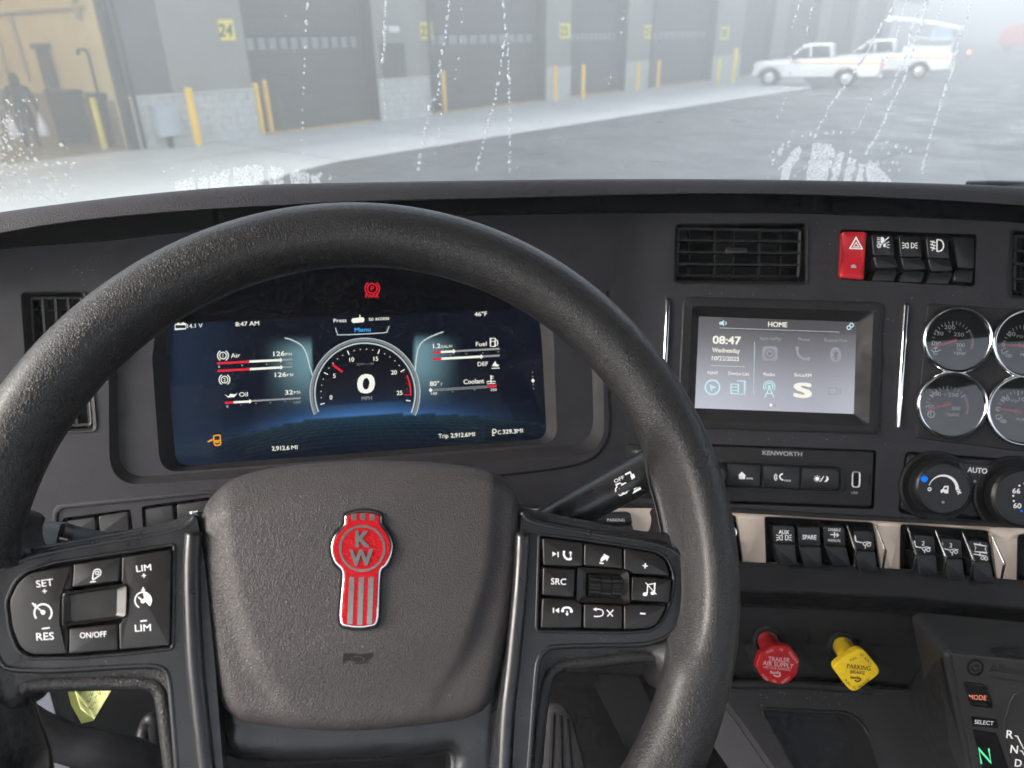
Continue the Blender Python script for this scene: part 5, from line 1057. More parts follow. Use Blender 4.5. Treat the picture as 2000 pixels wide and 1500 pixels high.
i.done('symbol', 'lit_white', CL, 'stuff')
i = ink(.0006); i.each = True; i.line([(424, 709.8), (487, 706.4)], 4.4).line([(425, 724.4), (488, 721.1)], 4.4).line([(439, 787), (456, 785.8)], 4.4).line([(846, 688.6), (861, 687.6)], 4.4).line([(846, 701.6), (862, 700.6)], 4.4).line([(952, 755), (970, 753.6)], 5); i.line([(649.5, 712), (669, 726.5)], 4.2); i.arc(713, 768, 89, -23, 3, 3, 10); i.disc(788, 728, 1).disc(792, 738, 1).disc(794, 749, 1).disc(795, 760, 1); i.line([(789, 770.5), (800, 771.5)], 1.4); put(i, 'gauge_bar', 'lit_red')
i = ink(.0005); i.each = True; i.line([(551, 703), (571, 702)], 3.4).line([(551, 717.3), (571, 716.4)], 3).line([(490, 783.2), (587, 777.6)], 3.2).line([(888, 686), (976, 681.2)], 3.8).line([(942, 696.2), (976, 694.4)], 3.8).line([(843, 760.6), (952, 754)], 1.3).line([(843, 763.4), (952, 757)], 1.3); i.text('150', 565, 709.5, 5, SL_, width=12).text('100', 580.5, 785.5, 5, SL_, width=13).text('MPH', 716.5, 777.5, 7.4, SL_, width=20)
for x, y in ((1040, 727), (1040.5, 735), (1041.5, 751), (1042, 759), (470.5, 791), (500, 788), (528, 786), (557, 784), (884, 765), (927, 761.5), (880, 692.5), (911, 691), (943, 689), (973, 687)): i.disc(x, y, 1.3, n=8)
put(i, 'gauge_bar', 'lit_dim')
i = ink(.0005); i.text('RPM x100', 713.5, 711, 4.6, SL_, width=33); put(i, 'lettering', 'lit_grey')
i = ink(.0006); i.text('Menu', 708, 643.5, 8.6, SL_, width=31, bold=.02); put(i, 'menu_label', 'lit_blue')
i = ink(.0006); i.line(rnd([(417, 851), (430, 849.5), (431, 869), (419, 870)], 3, 2), 2.4, True); i.line([(418, 861), (430, 860)], 2.2); i.line([(406, 863), (416, 858)], 3.2); i.line([(420, 864), (428, 863.5)], 3); put(i, 'door_ajar_symbol', 'lit_amber')

# ---- infotainment display
IN_ = thing('infotainment_display', PC.w(1515, 710, 0), 'centre touchscreen showing the HOME menu and 08:47', 'display')
ISC = [(1365, 618), (1673, 629), (1667.5, 808.5), (1357, 797)]
part('bezel', IN_, 'dash_dark', lambda m: ringp(m, PC, [(IOUT, -.001), (IOUT, .0015), (rnd([(1337, 582), (1724, 593), (1714, 845), (1325, 833)], 14, 5), .0025), (rnd([(1352, 597), (1706, 608), (1697, 832), (1342, 820)], 10, 5), .0018), (rnd(ISC, 2, 5), -.010)]))
PIS = Plane(PC.pt(0, 0, -.0098), PC.u, PC.v)
def glare_col(x, y):  # paler towards the bottom: window reflection put into the screen's glow
    t = float(sstep(622, 812, y - (x - 1515) * .03)); top = np.array([.105, .100, .105]); bot = np.array([.42, .43, .49])
    c = top * (1 - t) + bot * t
    if y - (x - 1365) * .034 < 643 and x > 1408: c = c * .72
    c = c * (1.18 - .22 * float(sstep(1380, 1560, x)) + .12 * float(sstep(1600, 1670, x)))
    return tuple(c)
part('screen', IN_, 'infotainment_glare_image', lambda m: screen(m, PIS, 0, 0, 1, 1, 60, 40, glare_col, bil(*ISC)))
def ii(h=.0004): return Ink(PIS, h)
s2 = .034
i = ii(.0005); i.text('HOME', 1519, 633.5, 10, s2, bold=.03, width=37); i.text('08:47', 1419.5, 664, 15.5, s2, bold=.05, width=54).text('Wednesday', 1418, 684, 9, s2, bold=.02, width=54).text('10/22/2025', 1417, 700, 8.6, s2, bold=.02, width=53).text('NAVI', 1392, 728, 6.4, s2, width=19).text('Device List', 1443, 729.5, 6.6, s2, width=40).text('Radio', 1502.5, 731, 6.6, s2, width=22).text('SiriusXM', 1568, 732.5, 6.6, s2, width=33)
i.text('S', 1568, 761.5, 28, s2, bold=.09, width=32); i.disc(1505.5, 791, 3, n=12); i.done('lettering', 'lit_white', IN_)
i = ii(.0005); i.ring(1391.5, 756.5, 14, 3.4); i.poly([(1385, 750), (1400, 757), (1392, 759), (1390, 766)]); i.line([(1428, 750), (1442, 750.5), (1442, 769), (1428, 768.5)], 2.4, True); i.line([(1439, 744), (1455, 744.5), (1454, 770), (1445, 770)], 2.4); i.line([(1430, 756), (1440, 756.5)], 2).line([(1430, 762), (1440, 762.5)], 2); i.arc(1502.5, 755, 7, 140, 400, 2.2).arc(1502.5, 755, 11, 140, 400, 2); i.disc(1502.5, 755, 3); i.line([(1502.5, 756), (1494, 776)], 2.2).line([(1502.5, 756), (1512, 776)], 2.2).line([(1497, 768), (1509, 769)], 2); i.poly([(1405, 629), (1410, 628), (1414, 625), (1414, 637), (1410, 634), (1405, 634)]); i.line([(1416, 628), (1419, 631), (1416, 635)], 1.6); i.ring(1663, 635, 3.6, 2); i.ring(1658, 640, 3.6, 2); i.done('icon', 'lit_cyan', IN_, 'stuff')
i = ii(.0005); i.text('Apple CarPlay', 1505, 661, 6, s2, width=42).text('Phone', 1570, 662.5, 6, s2, width=22).text('Bluetooth Music', 1632.5, 664.5, 6, s2, width=44).text('Camera', 1631, 733.5, 6, s2, width=26)
i.poly(rnd([(1489, 676), (1519, 677), (1518.5, 705), (1488.5, 704)], 6, 3)); i.line(spl([(1556, 678), (1559, 692), (1568, 700), (1580, 702)], 4, closed=False), 4); i.disc(1557, 680, 3.6); i.disc(1579, 701, 3.6); i.poly(circ(1632, 693, 11, 20, 15)); i.line(rnd([(1619, 757), (1634, 757.5), (1634, 771), (1619, 770.5)], 2, 2), 1.6, True); i.line([(1634, 762), (1641, 758), (1641, 771), (1634, 767)], 1.6); i.disc(1513.5, 791.3, 2, n=10); i.done('icon', 'lit_faint', IN_, 'stuff')
emi('lit_mid', (.17, .17, .185), 1.0)
i = ii(.0007); i.ring(1503.5, 690.5, 8.5, 2); i.poly([(1501, 686.5), (1508, 690.5), (1501, 695)]); i.line([(1626, 687), (1637, 698), (1632, 703), (1632, 683), (1637, 688), (1626, 699)], 1.6); i.done('icon', 'lit_mid', IN_)
i = ii(.0005); i.line([(1474, 668), (1471.5, 770)], 1.4).line([(1388, 714), (1455, 716.5)], 1.2).line([(1406, 640.5), (1640, 648.5)], 1.0); i.done('divider', 'lit_silver', IN_)

# ---- chrome strips beside the screen
for (xa, ya, xb, yb), lab in (((1305, 583, 1292, 834), 'thin vertical chrome strip between steering wheel and touchscreen'), ((1770, 593, 1753.5, 836), 'thin vertical chrome strip between touchscreen and round gauges')):
    A, B = (PC if xa > 1500 else PC).w(xa, ya, .0015), PC.w(xb, yb, .0015)
    mb = MB(); d = nrm(B - A); mb.tube([A - d * .0005, A, A + d * .002, B - d * .002, B], [.0006, .0018, .0026, .0026, .0022], 14); mk('chrome_strip', mb, 'chrome', sharp=60, label=lab, cat='trim strip', group='vertical chrome strips')
# ---- air vents
def vent(name, pl, outer, inner, rows, colsx, label, tab=None, hs=-.004, dep=.03):
    T = thing(name, pl.w(*np.mean(outer, 0), 0), label, 'air vent', 'dashboard air vents')
    part('duct', T, 'void', lambda m: pocket(m, pl, outer, dep, -.0005))
    part('frame', T, 'dash_dark', lambda m: ringp(m, pl, [(outer, 0.0), (inset(outer, -1.0), .0014), (inset(outer, 1.5), .001), (inset(outer, 5.5), -.003)] if area2(outer) > 0 else [(outer, 0.0), (outer, .0014), (inset(outer[::-1], 1.5)[::-1], .001), (inset(outer[::-1], 5.5)[::-1], -.003)]))
    part('grille_rim', T, 'black', lambda m: ringp(m, pl, [(inner, -.012), (inner, -.0035), (inset(inner, 5.0), -.0045), (inset(inner, 5.2), -.012)]))
    for a, b in rows: part('slat', T, 'rocker', lambda m: m.box((pl.w(*a, hs) + pl.w(*b, hs)) / 2 - pl.n * .004, [nrm(pl.w(*b, hs) - pl.w(*a, hs)), nrm(np.cross(pl.n, pl.w(*b, hs) - pl.w(*a, hs))), pl.n], (np.linalg.norm(pl.w(*b, hs) - pl.w(*a, hs)) / 2, .0011, .005)))
    for a, b, w_, hh in colsx: part('bar', T, 'rocker', lambda m: m.box((pl.w(*a, hh) + pl.w(*b, hh)) / 2 - pl.n * .004, [nrm(pl.w(*b, hh) - pl.w(*a, hh)), nrm(np.cross(pl.n, pl.w(*b, hh) - pl.w(*a, hh))), pl.n], (np.linalg.norm(pl.w(*b, hh) - pl.w(*a, hh)) / 2, w_, .004)))
    if tab: part('tab', T, 'satin', lambda m: m.slab(pl, pl.poly(rnd(tab, 5, 4), .001), -.005, .001, .0008, 3))
    return T
vi = rnd([(1323, 444), (1565, 448), (1561, 543), (1320, 540)], 8, 4)
vent('air_vent', PC, VENT, vi, [((1322, y), (1563, y + 2.5)) for y in (469, 492, 515.5)], [((x, 446), (x - 1, 541), w_, h_) for x, w_, h_ in ((1347, .0005, -.012), (1397, .0010, -.006), (1434, .0005, -.012), (1484, .0010, -.006), (1526, .0005, -.012))], 'wide rectangular air vent with crossed slats above the touchscreen', tab=[(1418, 483), (1460, 483), (1460, 495), (1418, 495)])
lv = rnd([(57, 580), (160, 579), (179, 831), (76, 836)], 8, 4)
vent('air_vent', PL, LVENT, lv, [], [((82 + 25 * k, 580), (100 + 25 * k, 834), .0011, -.004) for k in range(4)] + [((58, 605), (168, 604), .0005, -.014), ((66, 660), (170, 659), .0005, -.014)], 'tall narrow air vent at the outer left of the dashboard, partly behind the wheel')
rv = rnd([(1981, 458), (2225, 470), (2225, 592), (1979, 572)], 8, 4)
vent('air_vent', PC, RVENT, rv, [((1980, y), (2225, y + 12)) for y in (490, 515, 545)], [((2010, 460), (2004, 575), .0008, -.006)], 'dark air vent cut off by the right edge of the picture')
# ---- rocker switches
def rocker(pl, up, lo, label, ic=None, mt='rocker', hu=.003, hl=.0075, group='rocker switches', name='rocker_switch', cat='switch', low=None):
    T = thing(name, pl.w(*np.mean(list(up) + list(lo), 0), 0), label, cat, group)
    part('upper_face', T, mt, lambda m: m.slab(pl, pl.poly(rnd(up, [6, 6, 3, 3], 3), hu), -.014, hu, .0010, 3)); part('lower_face', T, mt, lambda m: m.slab(pl, pl.poly(rnd(lo, [4, 4, 6, 6], 3), hl), -.014, hl, .0013, 3))
    if low: part('skirt', T, mt, lambda m: m.slab(pl, pl.poly(rnd(low, 5, 3), .002), -.014, .002, .001, 2))
    if ic: i = Ink(pl, hu + .00015); ic(i); i.done('icon', 'ink', T)
    return T
SB = thing('switch_bank', PC.w(1775, 505, 0), 'black recessed switch bank housing to the right of the wide vent', 'switch housing'); part('pocket', SB, 'void', lambda m: pocket(m, PC, SWB, .014, -.0003)); part('blank_cover', SB, 'rocker', lambda m: (m.slab(PC, PC.poly(rnd([(1862, 463), (1904, 465), (1902, 525), (1870, 523)], 5, 3), .0), -.013, .0, .001), m.slab(PC, PC.poly(rnd([(1868, 526), (1902, 527), (1899, 553), (1862, 550)], 6, 3), .003), -.013, .003, .0015, 3)))
T = thing('hazard_switch', PC.w(1668, 498, 0), 'red hazard warning switch with white triangle', 'switch')
part('cap', T, 'red', lambda m: m.plate(PC, PC.poly(rnd([(1646, 452), (1694, 453), (1688, 546), (1642, 542)], 5, 4), .006), -.012, lambda u, v, d: .0045 - .0015 * np.cos((v - PC.uv(1668, 498)[1]) * 130) - .0012 + np.minimum(d, .0012), step=.003, rings=(.0005, .0012)), sharp=60)
i = Ink(PC, .0062); i.line([(1660, 485), (1672, 464), (1684, 486)], 2.4, True); i.line([(1667, 482), (1672, 473.5), (1677.5, 482.5)], 1.8, True); i.done('icon', 'ink', T); i = Ink(PC, .0048); i.disc(1667, 522, 5.5); i.done('lens', 'ink_grey', T)
def ic_head(i):
    for y in (465, 468.5, 472, 475): i.line([(1713, y - 1), (1719, y)], 1.2)
    i.poly([(1720, 463), (1725, 463), (1728, 468), (1725, 474), (1720, 475)]); i.line([(1736, 463), (1716, 482)], 1.6); i.ring(1717, 480, 3.6, 1.4); i.poly([(1725, 477), (1730, 474), (1730, 483), (1725, 482)]); i.line([(1731, 475), (1737, 472)], 1.3).line([(1732, 478.5), (1738, 478)], 1.3).line([(1731, 482), (1737, 484)], 1.3)
def ic_drl(i, ox=1777, oy=479.5):
    for k in (-1, 1):
        i.line([(ox + k * 3, oy - 5), (ox + k * 3, oy + 5)], 1.5); i.line(spl([(ox + k * 3, oy - 5), (ox + k * 8, oy - 3), (ox + k * 8, oy + 3), (ox + k * 3, oy + 5)], 3, closed=False), 1.5)
        for d in (-5, 0, 5): i.line([(ox + k * 10, oy + d * .7), (ox + k * 15, oy + d * 1.1)], 1.5)
def ic_fog(i):
    i.line([(1830, 468), (1830, 491)], 2.4); i.line(spl([(1830, 468), (1839, 470), (1843, 480), (1839, 489), (1830, 491)], 3, closed=False), 2.4)
    for d in (-6, 0, 6): i.line([(1827, 480 + d), (1817, 477 + d)], 2.2)
    i.line(spl([(1824, 470), (1821, 476), (1824, 482), (1820, 490)], 4, closed=False), 1.6)
for k, (ic, lab) in enumerate(((ic_head, 'black headlamp switch next to the red hazard switch'), (ic_drl, 'black marker lamp switch in the middle of the upper bank'), (ic_fog, 'black fog lamp switch next to the blank cover'))):
    dx, dy = 53.5 * k, 2.6 * k
    rocker(PC, [(1702 + dx, 457 + dy), (1744 + dx, 459 + dy), (1748 + dx, 500 + dy), (1706 + dx, 499 + dy)], [(1706 + dx, 499.5 + dy), (1748 + dx, 500.5 + dy), (1756 + dx, 524 + dy), (1712 + dx, 525 + dy)], lab, ic, group='upper rocker switches', low=[(1711 + dx, 527 + dy), (1753 + dx, 527 + dy), (1746 + dx, 550 + dy), (1702 + dx, 548 + dy)])
SH = .0035
PS = Plane(PC.pt(0, 0, SH), PC.u, PC.v)
def ic_aux(i): i.text('AUX', 1531, 1039, 8, .04, bold=.03, width=20); ic_drl(i, 1531, 1050)
def ic_spare(i): i.text('SPARE', 1581, 1049, 9, .03, bold=.02, width=27)
def ic_dis(i): i.text('DISABLE', 1630, 1034.5, 5.5, .03, width=24).text('MANUAL', 1630, 1055.5, 5.5, .03, width=25); i.line([(1622, 1044), (1638, 1045)], 2); i.line([(1630, 1039), (1630, 1050)], 2); i.line([(1634, 1041), (1638, 1045), (1634, 1049)], 1.4)
def ic_axle(i, cx, cy, t_='1'):
    i.line([(cx - 13, cy - 10), (cx - 12, cy), (cx - 9, cy + 2)], 2.6); i.line([(cx - 9, cy + 2), (cx + 2, cy + 4)], 2); i.ring(cx + 6, cy + 6, 3.2, 1.6); i.ring(cx + 14, cy + 8, 3.2, 1.6); i.line([(cx + 9, cy + 2), (cx + 19, cy + 4)], 1.5); i.line([(cx + 7, cy + 10), (cx + 7, cy + 15)], 2)
    if t_ != '1': i.text(t_, cx + 4, cy - 5, 9, .05, bold=.02)
def ic_susp(i): i.line([(1902, 1062), (1927, 1067), (1924, 1072), (1928, 1080), (1903, 1077), (1906, 1070)], 1.8, True); i.line([(1914, 1080), (1914, 1086)], 2.4).line([(1901, 1082), (1926, 1086)], 1.8); i.ring(1919, 1090, 3, 1.5); i.ring(1926, 1091, 3, 1.5); i.line([(1914, 1060), (1914, 1064)], 1.6)
LOWER = [([(1510, 1026), (1552, 1027), (1553, 1062), (1511, 1061)], [(1511, 1061.5), (1553, 1062.5), (1558, 1107), (1523, 1106)], 'rocker switch marked AUX under the touchscreen', ic_aux), ([(1559, 1029), (1602, 1030), (1603, 1067), (1560, 1066)], [(1560, 1066.5), (1603, 1067.5), (1607, 1110), (1572, 1109)], 'rocker switch marked SPARE', ic_spare),
         ([(1608, 1027), (1650, 1029), (1652, 1067), (1610, 1065)], [(1610, 1065.5), (1652, 1067.5), (1663, 1108), (1626, 1106)], 'rocker switch marked DISABLE MANUAL beside a wire guard', ic_dis), ([(1668, 1036), (1706, 1038), (1709, 1076), (1670, 1074)], [(1670, 1074.5), (1709, 1076.5), (1716, 1119), (1677, 1118)], 'axle rocker switch right of DISABLE MANUAL, between two wire guards', lambda i: ic_axle(i, 1683, 1056)),
         ([(1786, 1043), (1825, 1047), (1828, 1083), (1789, 1081)], [(1789, 1081.5), (1828, 1083.5), (1833, 1126), (1796, 1126)], 'axle rocker switch numbered 2, first of the guarded trio', lambda i: ic_axle(i, 1799, 1066, '2')), ([(1840, 1050), (1878, 1054), (1880, 1092), (1842, 1089)], [(1842, 1089.5), (1880, 1092.5), (1887, 1135), (1850, 1134)], 'axle rocker switch numbered 3, in the middle of the guarded trio', lambda i: ic_axle(i, 1853, 1070, '3')),
         ([(1892, 1055), (1931, 1058), (1934, 1097), (1896, 1095)], [(1896, 1095.5), (1934, 1097.5), (1944, 1140), (1905, 1139)], 'air suspension rocker switch, last of the guarded row', ic_susp), ([(1400, 1018), (1433, 1020), (1438, 1052), (1400, 1050)], [(1400, 1050.5), (1438, 1052.5), (1444, 1096), (1402, 1095)], 'rocker switch half hidden by the right side of the wheel rim', lambda i: i.arc(1428, 1040, 10, -80, 60, 3))]
for up, lo, lab, ic in LOWER: rocker(PS, up, lo, lab, ic, group='lower rocker switches')
for pts, lab in (([(1654, 1025), (1672, 1076), (1665, 1125)], 'wire guard left of the first axle switch'), ([(1709, 1024), (1730, 1076), (1721, 1127)], 'wire guard right of the first axle switch'), ([(1772, 1029), (1790, 1083), (1780, 1134)], 'wire guard left of the axle switch numbered 2'), ([(1826, 1034), (1848, 1089), (1840, 1139)], 'wire guard between axle switches 2 and 3'), ([(1880, 1040), (1902, 1094), (1892, 1145)], 'wire guard left of the suspension switch'), ([(1936, 1045), (1962, 1101), (1952, 1150)], 'wire guard right of the suspension switch')):
    a, b, c = pts; mb = MB(); mb.tube([PS.w(*a, -.004), PS.w(a[0] + 2, a[1] + 3, .004), PS.w(a[0] * .12 + b[0] * .88, a[1] * .12 + b[1] * .88, .017), PS.w(*b, .019), PS.w(b[0] * .85 + c[0] * .15, b[1] * .85 + c[1] * .15, .018), PS.w(c[0] + 1, c[1] - 4, .006), PS.w(*c, -.002)], .0011, 8); mk('switch_guard', mb, 'wire', label=lab, cat='guard', group='wire switch guards')
rocker(PL, [(1120, 1004), (1232, 1001), (1236, 1024), (1122, 1027)], [(1122, 1027.5), (1236, 1024.5), (1242, 1060), (1126, 1062)], 'wide rocker switch marked PARKING half hidden by the brake stalk', lambda i: i.text('PARKING', 1203, 1015.5, 6, .01, width=34), hu=.010, hl=.012, group='lower rocker switches')
for up, lo, lab, ic in (([(125, 1018), (186, 1009), (188, 1045), (127, 1052)], [(127, 1052.5), (188, 1045.5), (190, 1080), (130, 1084)], 'lamp switch of the left panel, partly behind the wiper stalk', lambda i: (i.poly([(153, 1039), (158, 1034), (161, 1038), (157, 1044)]), [i.line([(162, 1036 + k * 3), (171, 1034.5 + k * 3)], 1.4) for k in range(3)], i.ring(154, 1044, 4, 1.4), i.line([(163, 1047), (174, 1045)], 1.4))),
                        ([(192, 1008), (250, 998), (253, 1036), (195, 1044)], [(195, 1044.5), (253, 1036.5), (256, 1072), (198, 1078)], 'blank switch beside the lamp switch of the left panel', None), ([(282, 994), (338, 986), (341, 1025), (285, 1032)], [(285, 1032.5), (341, 1025.5), (344, 1060), (288, 1066)], 'blank switch in the second left pocket', None), ([(345, 985), (408, 976), (412, 1012), (347, 1020)], [(347, 1020.5), (412, 1012.5), (414, 1050), (350, 1058)], 'switch touching the hub in the second left pocket', lambda i: (i.poly([(369, 1000), (376, 998), (374, 1006)]), [i.line([(377, 1000 + k * 4), (386, 998 + k * 4)], 1.5) for k in range(2)]))):
    rocker(PL, up, lo, lab, ic, hu=-.002, hl=-.001, group='left panel switches', mt='button')
# ---- radio panel
RD = thing('radio_panel', PC.w(1510, 930, 0), 'black radio panel with three buttons and a USB port', 'radio')
part('pocket', RD, 'void', lambda m: pocket(m, PC, RADIO, .01, -.0003)); part('face', RD, 'dash_dark', lambda m: m.slab(PC, PC.poly(rnd([(1303, 868), (1707, 883), (1702, 989), (1299, 974)], 6, 4), .0008), -.009, .0008, .001, 3))
PR = Plane(PC.pt(0, 0, .0008), PC.u, PC.v)
BG = rnd([(1392, 897), (1632, 906), (1648, 912), (1650, 958), (1636, 966), (1390, 954)], [8, 8, 10, 12, 10, 8], 4)
part('button_rim', RD, 'dash_dark', lambda m: ringp(m, PR, [(BG, 0), (inset(BG, 1), .0012), (inset(BG, 4), .0012), (inset(BG, 5.5), .0001)])); part('button_well', RD, 'void', lambda m: m.flat(PR, PR.poly(inset(BG, 4)), .00015))
for P, nm in (([(1421, 905), (1486, 908), (1484, 951), (1419, 948)], 'home'), ([(1491, 909), (1562, 912), (1560, 954.5), (1489, 951.5)], 'voice'), ([(1567, 913), (1632, 916), (1639, 924), (1638, 950), (1629, 958), (1565, 955)], 'day')):
    b = part('button', RD, 'rocker', lambda m: m.slab(PR, PR.poly(rnd(P, 3, 3), .0014), .0001, .0014, .0007, 2)); i = Ink(PR, .0016)
    if nm == 'home': i.poly([(1441, 929), (1449, 921), (1457, 929.5), (1455, 929.5), (1455, 936), (1443, 935.5), (1443, 929)]); i.text('HOME', 1464, 934.5, 3.6, .04, width=13)
    elif nm == 'voice': i.arc(1520, 932, 4, 110, 250, 1.5).arc(1520, 932, 7.5, 120, 240, 1.5); i.line(spl([(1529, 925), (1524, 928), (1523, 932), (1526, 936), (1530, 938)], 3, closed=False), 2.4); i.text('VOICE', 1538, 938.5, 3.6, .04, width=13)
    else: i.disc(1596, 935, 4); [i.line([(1596 + 5 * math.cos(a), 935 + 5 * math.sin(a)), (1596 + 7 * math.cos(a), 935 + 7 * math.sin(a))], 1.2) for a in np.arange(8) * math.pi / 4]; i.line([(1602, 941), (1609, 930)], 1.6); i.poly([(1613, 930), (1617, 931), (1618.5, 936), (1615, 941), (1609, 941), (1613, 938), (1614.5, 934)])
    i.done('icon', 'ink', b)
part('knob', RD, 'rocker', lambda m: m.lathe(PR.w(1392, 926, 0), PR.n, [(.0135, 0), (.0135, .002), (.011, .003), (.0105, .012), (.0095, .013), (.001, .013)], 36))
i = Ink(PR, .0002); i.text('KENWORTH', 1528, 885.5, 8.6, .04, bold=.04, width=77); i.text('USB', 1669, 962, 4.6, .04, width=13); i.done('lettering', 'ink_grey', RD)
part('usb_port', RD, 'nickel', lambda m: ringp(m, PR, [(rnd([(1664, 920), (1681, 921), (1680, 953), (1663, 952)], 6, 3), .0), (rnd([(1664, 920), (1681, 921), (1680, 953), (1663, 952)], 6, 3), .0008), (rnd([(1667, 923), (1678, 923.5), (1677, 950), (1666, 949.5)], 4, 3), .0006), (rnd([(1667, 923), (1678, 923.5), (1677, 950), (1666, 949.5)], 4, 3), .0001)])); part('usb_slot', RD, 'void', lambda m: m.flat(PR, PR.poly([(1667, 923), (1678, 923.5), (1677, 950), (1666, 949.5)]), .0003)); part('card_slot', RD, 'void', lambda m: m.flat(PR, PR.poly([(1697, 928), (1700, 928), (1699, 947), (1696, 947)]), .0003))
T = thing('usb_panel', PL.w(1250, 890, 0), 'small black charging socket panel half behind the wheel rim', 'socket panel')
PU = Plane(S_(1250, 890, .001), PC.u, PC.v); part('rim', T, 'dash_dark', lambda m: m.slab(PU, PU.poly(rnd([(1206, 858), (1310, 860), (1308, 975), (1203, 972)], 8, 4), .001), -.004, .001, .0008)); part('face', T, 'rocker', lambda m: m.slab(PU, PU.poly(rnd([(1222, 867), (1305, 869), (1303, 966), (1219, 963)], 5, 3), .002), .0, .002, .0008)); i = Ink(PU, .0022); i.text('USB ONLY', 1250, 882, 4.4, .02, width=30).text('3.0A', 1250, 890.5, 4.4, .02, width=16); i.done('lettering', 'ink_grey', T)
# ---- gauges
GPL = Plane(PC.pt(0, 0, .0016), PC.u, PC.v)
T = thing('gauge_panel', PC.w(1900, 730, 0), 'dark plate that carries the four round gauges', 'panel'); part('plate', T, 'dash_dark', lambda m: m.slab(PC, PC.poly(rnd([(1812, 592), (2200, 617), (2180, 905), (1789, 856)], 10, 4), .0016), -.001, .0016, .0012, 3))
def gauge(cx, cy, rp, label, txt, needle, reds, icon_=None):
    c = GPL.w(cx, cy, 0); r = rp * np.linalg.norm(c - CAM) / FPX * .985
    T = thing('round_gauge', c, label, 'gauge', 'round gauges')
    part('dial', T, 'dial', lambda m: m.flat(GPL, [(GPL.uv(cx, cy)[0] + .9 * r * math.cos(a), GPL.uv(cx, cy)[1] + .9 * r * math.sin(a)) for a in np.arange(40) * 2 * math.pi / 40], .001))
    part('bezel', T, 'chrome', lambda m: m.lathe(c, GPL.n, [(r, 0), (r, .0035), (r * .985, .0055), (r * .95, .0065), (r * .91, .006), (r * .87, .0035), (r * .85, .001)], 56, xref=GPL.u, cap=False), sharp=60)
    i = Ink(GPL, .0013); w_ = rp / 55; dx, dy = cx - 5 * w_, cy + 3 * w_
    for k in range(21):
        a = math.radians(160 + k * 11)
        if (a > math.radians(160 + reds * 11 + 1)): continue
        l = 9 if k % 5 == 0 else 6; i.line([(dx + 40 * w_ * math.cos(a), dy + 39 * w_ * math.sin(a)), (dx + (40 - l) * w_ * math.cos(a), dy + (39 - l) * w_ * math.sin(a))], 2.0 if k % 5 == 0 else 1.2)
    for t_, x, y, cap, wd in txt: i.text(t_, x, y, cap, .05, width=wd)
    if icon_: icon_(i)
    i.done('lettering', 'ink', T)
    if reds < 20:
        i = Ink(GPL, .0013)
        i.arc(dx, dy, 38.5 * w_, 160 + reds * 11, 380, 1.2, 14)
        for k in np.arange(reds, 20.01, .5): a = math.radians(160 + k * 11); i.line([(dx + 40 * w_ * math.cos(a), dy + 39 * w_ * math.sin(a)), (dx + 35 * w_ * math.cos(a), dy + 34 * w_ * math.sin(a))], 1.4)
        i.done('red_zone', 'ink_pink', T)
    (x0, y0), (x1, y1) = needle; nd = part('needle', T, 'needle_red', lambda m: m.slab(GPL, GPL.poly([(x0, y0 - 3.0), (x1, y1 - 1.0), (x1, y1 + 1.0), (x0, y0 + 3.0)], .003), .0018, .003, .0003, 1)); hx, hy = x0 + (x1 - x0) * .22, y0 + (y1 - y0) * .22
    part('needle_hub', T, 'rocker', lambda m: m.lathe(GPL.w(hx, hy, .001), GPL.n, [(.0048, 0), (.0045, .0012), (.001, .0014)], 20)); part('lens', T, 'lens', lambda m: m.lathe(c, GPL.n, [(r * .89, .0042), (r * .5, .0052), (.0005, .0056)], 40, xref=GPL.u))
def ic_oil(i): i.line([(1818, 683), (1823, 687), (1830, 687), (1837, 683)], 1.8); i.line([(1827, 687), (1827, 678)], 1.6); i.line([(1827, 680), (1831, 680)], 1.2); i.line([(1823, 687), (1824, 692), (1831, 692)], 1.4)
def ic_tr(i): i.ring(1818.5, 809, 6.5, 2); i.line([(1818, 804), (1818, 814)], 1.6)
gauge(1866, 664.5, 57, 'upper round oil temperature gauge with chrome bezel next to the chrome strip', (('200', 1855, 639, 8, 21), ('150', 1834, 651, 7.5, 17), ('250', 1873, 653, 7.5, 20), ('100', 1829, 671, 7.5, 18), ('300', 1876, 674, 7.5, 17), ('OIL', 1874, 682.5, 6.2, 12), ('TEMP', 1874, 690.5, 6.2, 24), ('°F', 1854, 648, 4.5, 7)), ((1869, 664), (1817, 680)), 15, ic_oil)
gauge(1855.5, 791.5, 58, 'lower round transmission temperature gauge marked TRANS', (('200', 1828, 769, 8, 20), ('250', 1862, 771, 8, 20), ('150', 1816, 794, 7, 15), ('300', 1867, 797.5, 7.5, 17), ('TRANS', 1860, 810, 6.4, 27), ('°F', 1845, 771, 4.5, 7)), ((1858, 787.5), (1813, 801)), 15, ic_tr)
gauge(2005, 672, 57, 'upper pressure gauge cut by the right edge of the picture', (('50', 1976, 652, 8, 15), ('PSI', 1992, 657, 5.5, 12), ('0', 1960, 672.5, 7.5, 6), ('100', 2020, 652, 8, 20), ('PRIM', 2004, 693, 6.2, 22)), ((2010, 676), (1958, 673.5)), 20, lambda i: (i.line([(1957, 682), (1957, 690), (1964, 692)], 1.6), i.ring(1968, 694, 2.6, 1.3), i.ring(1973, 695, 2.6, 1.3)))
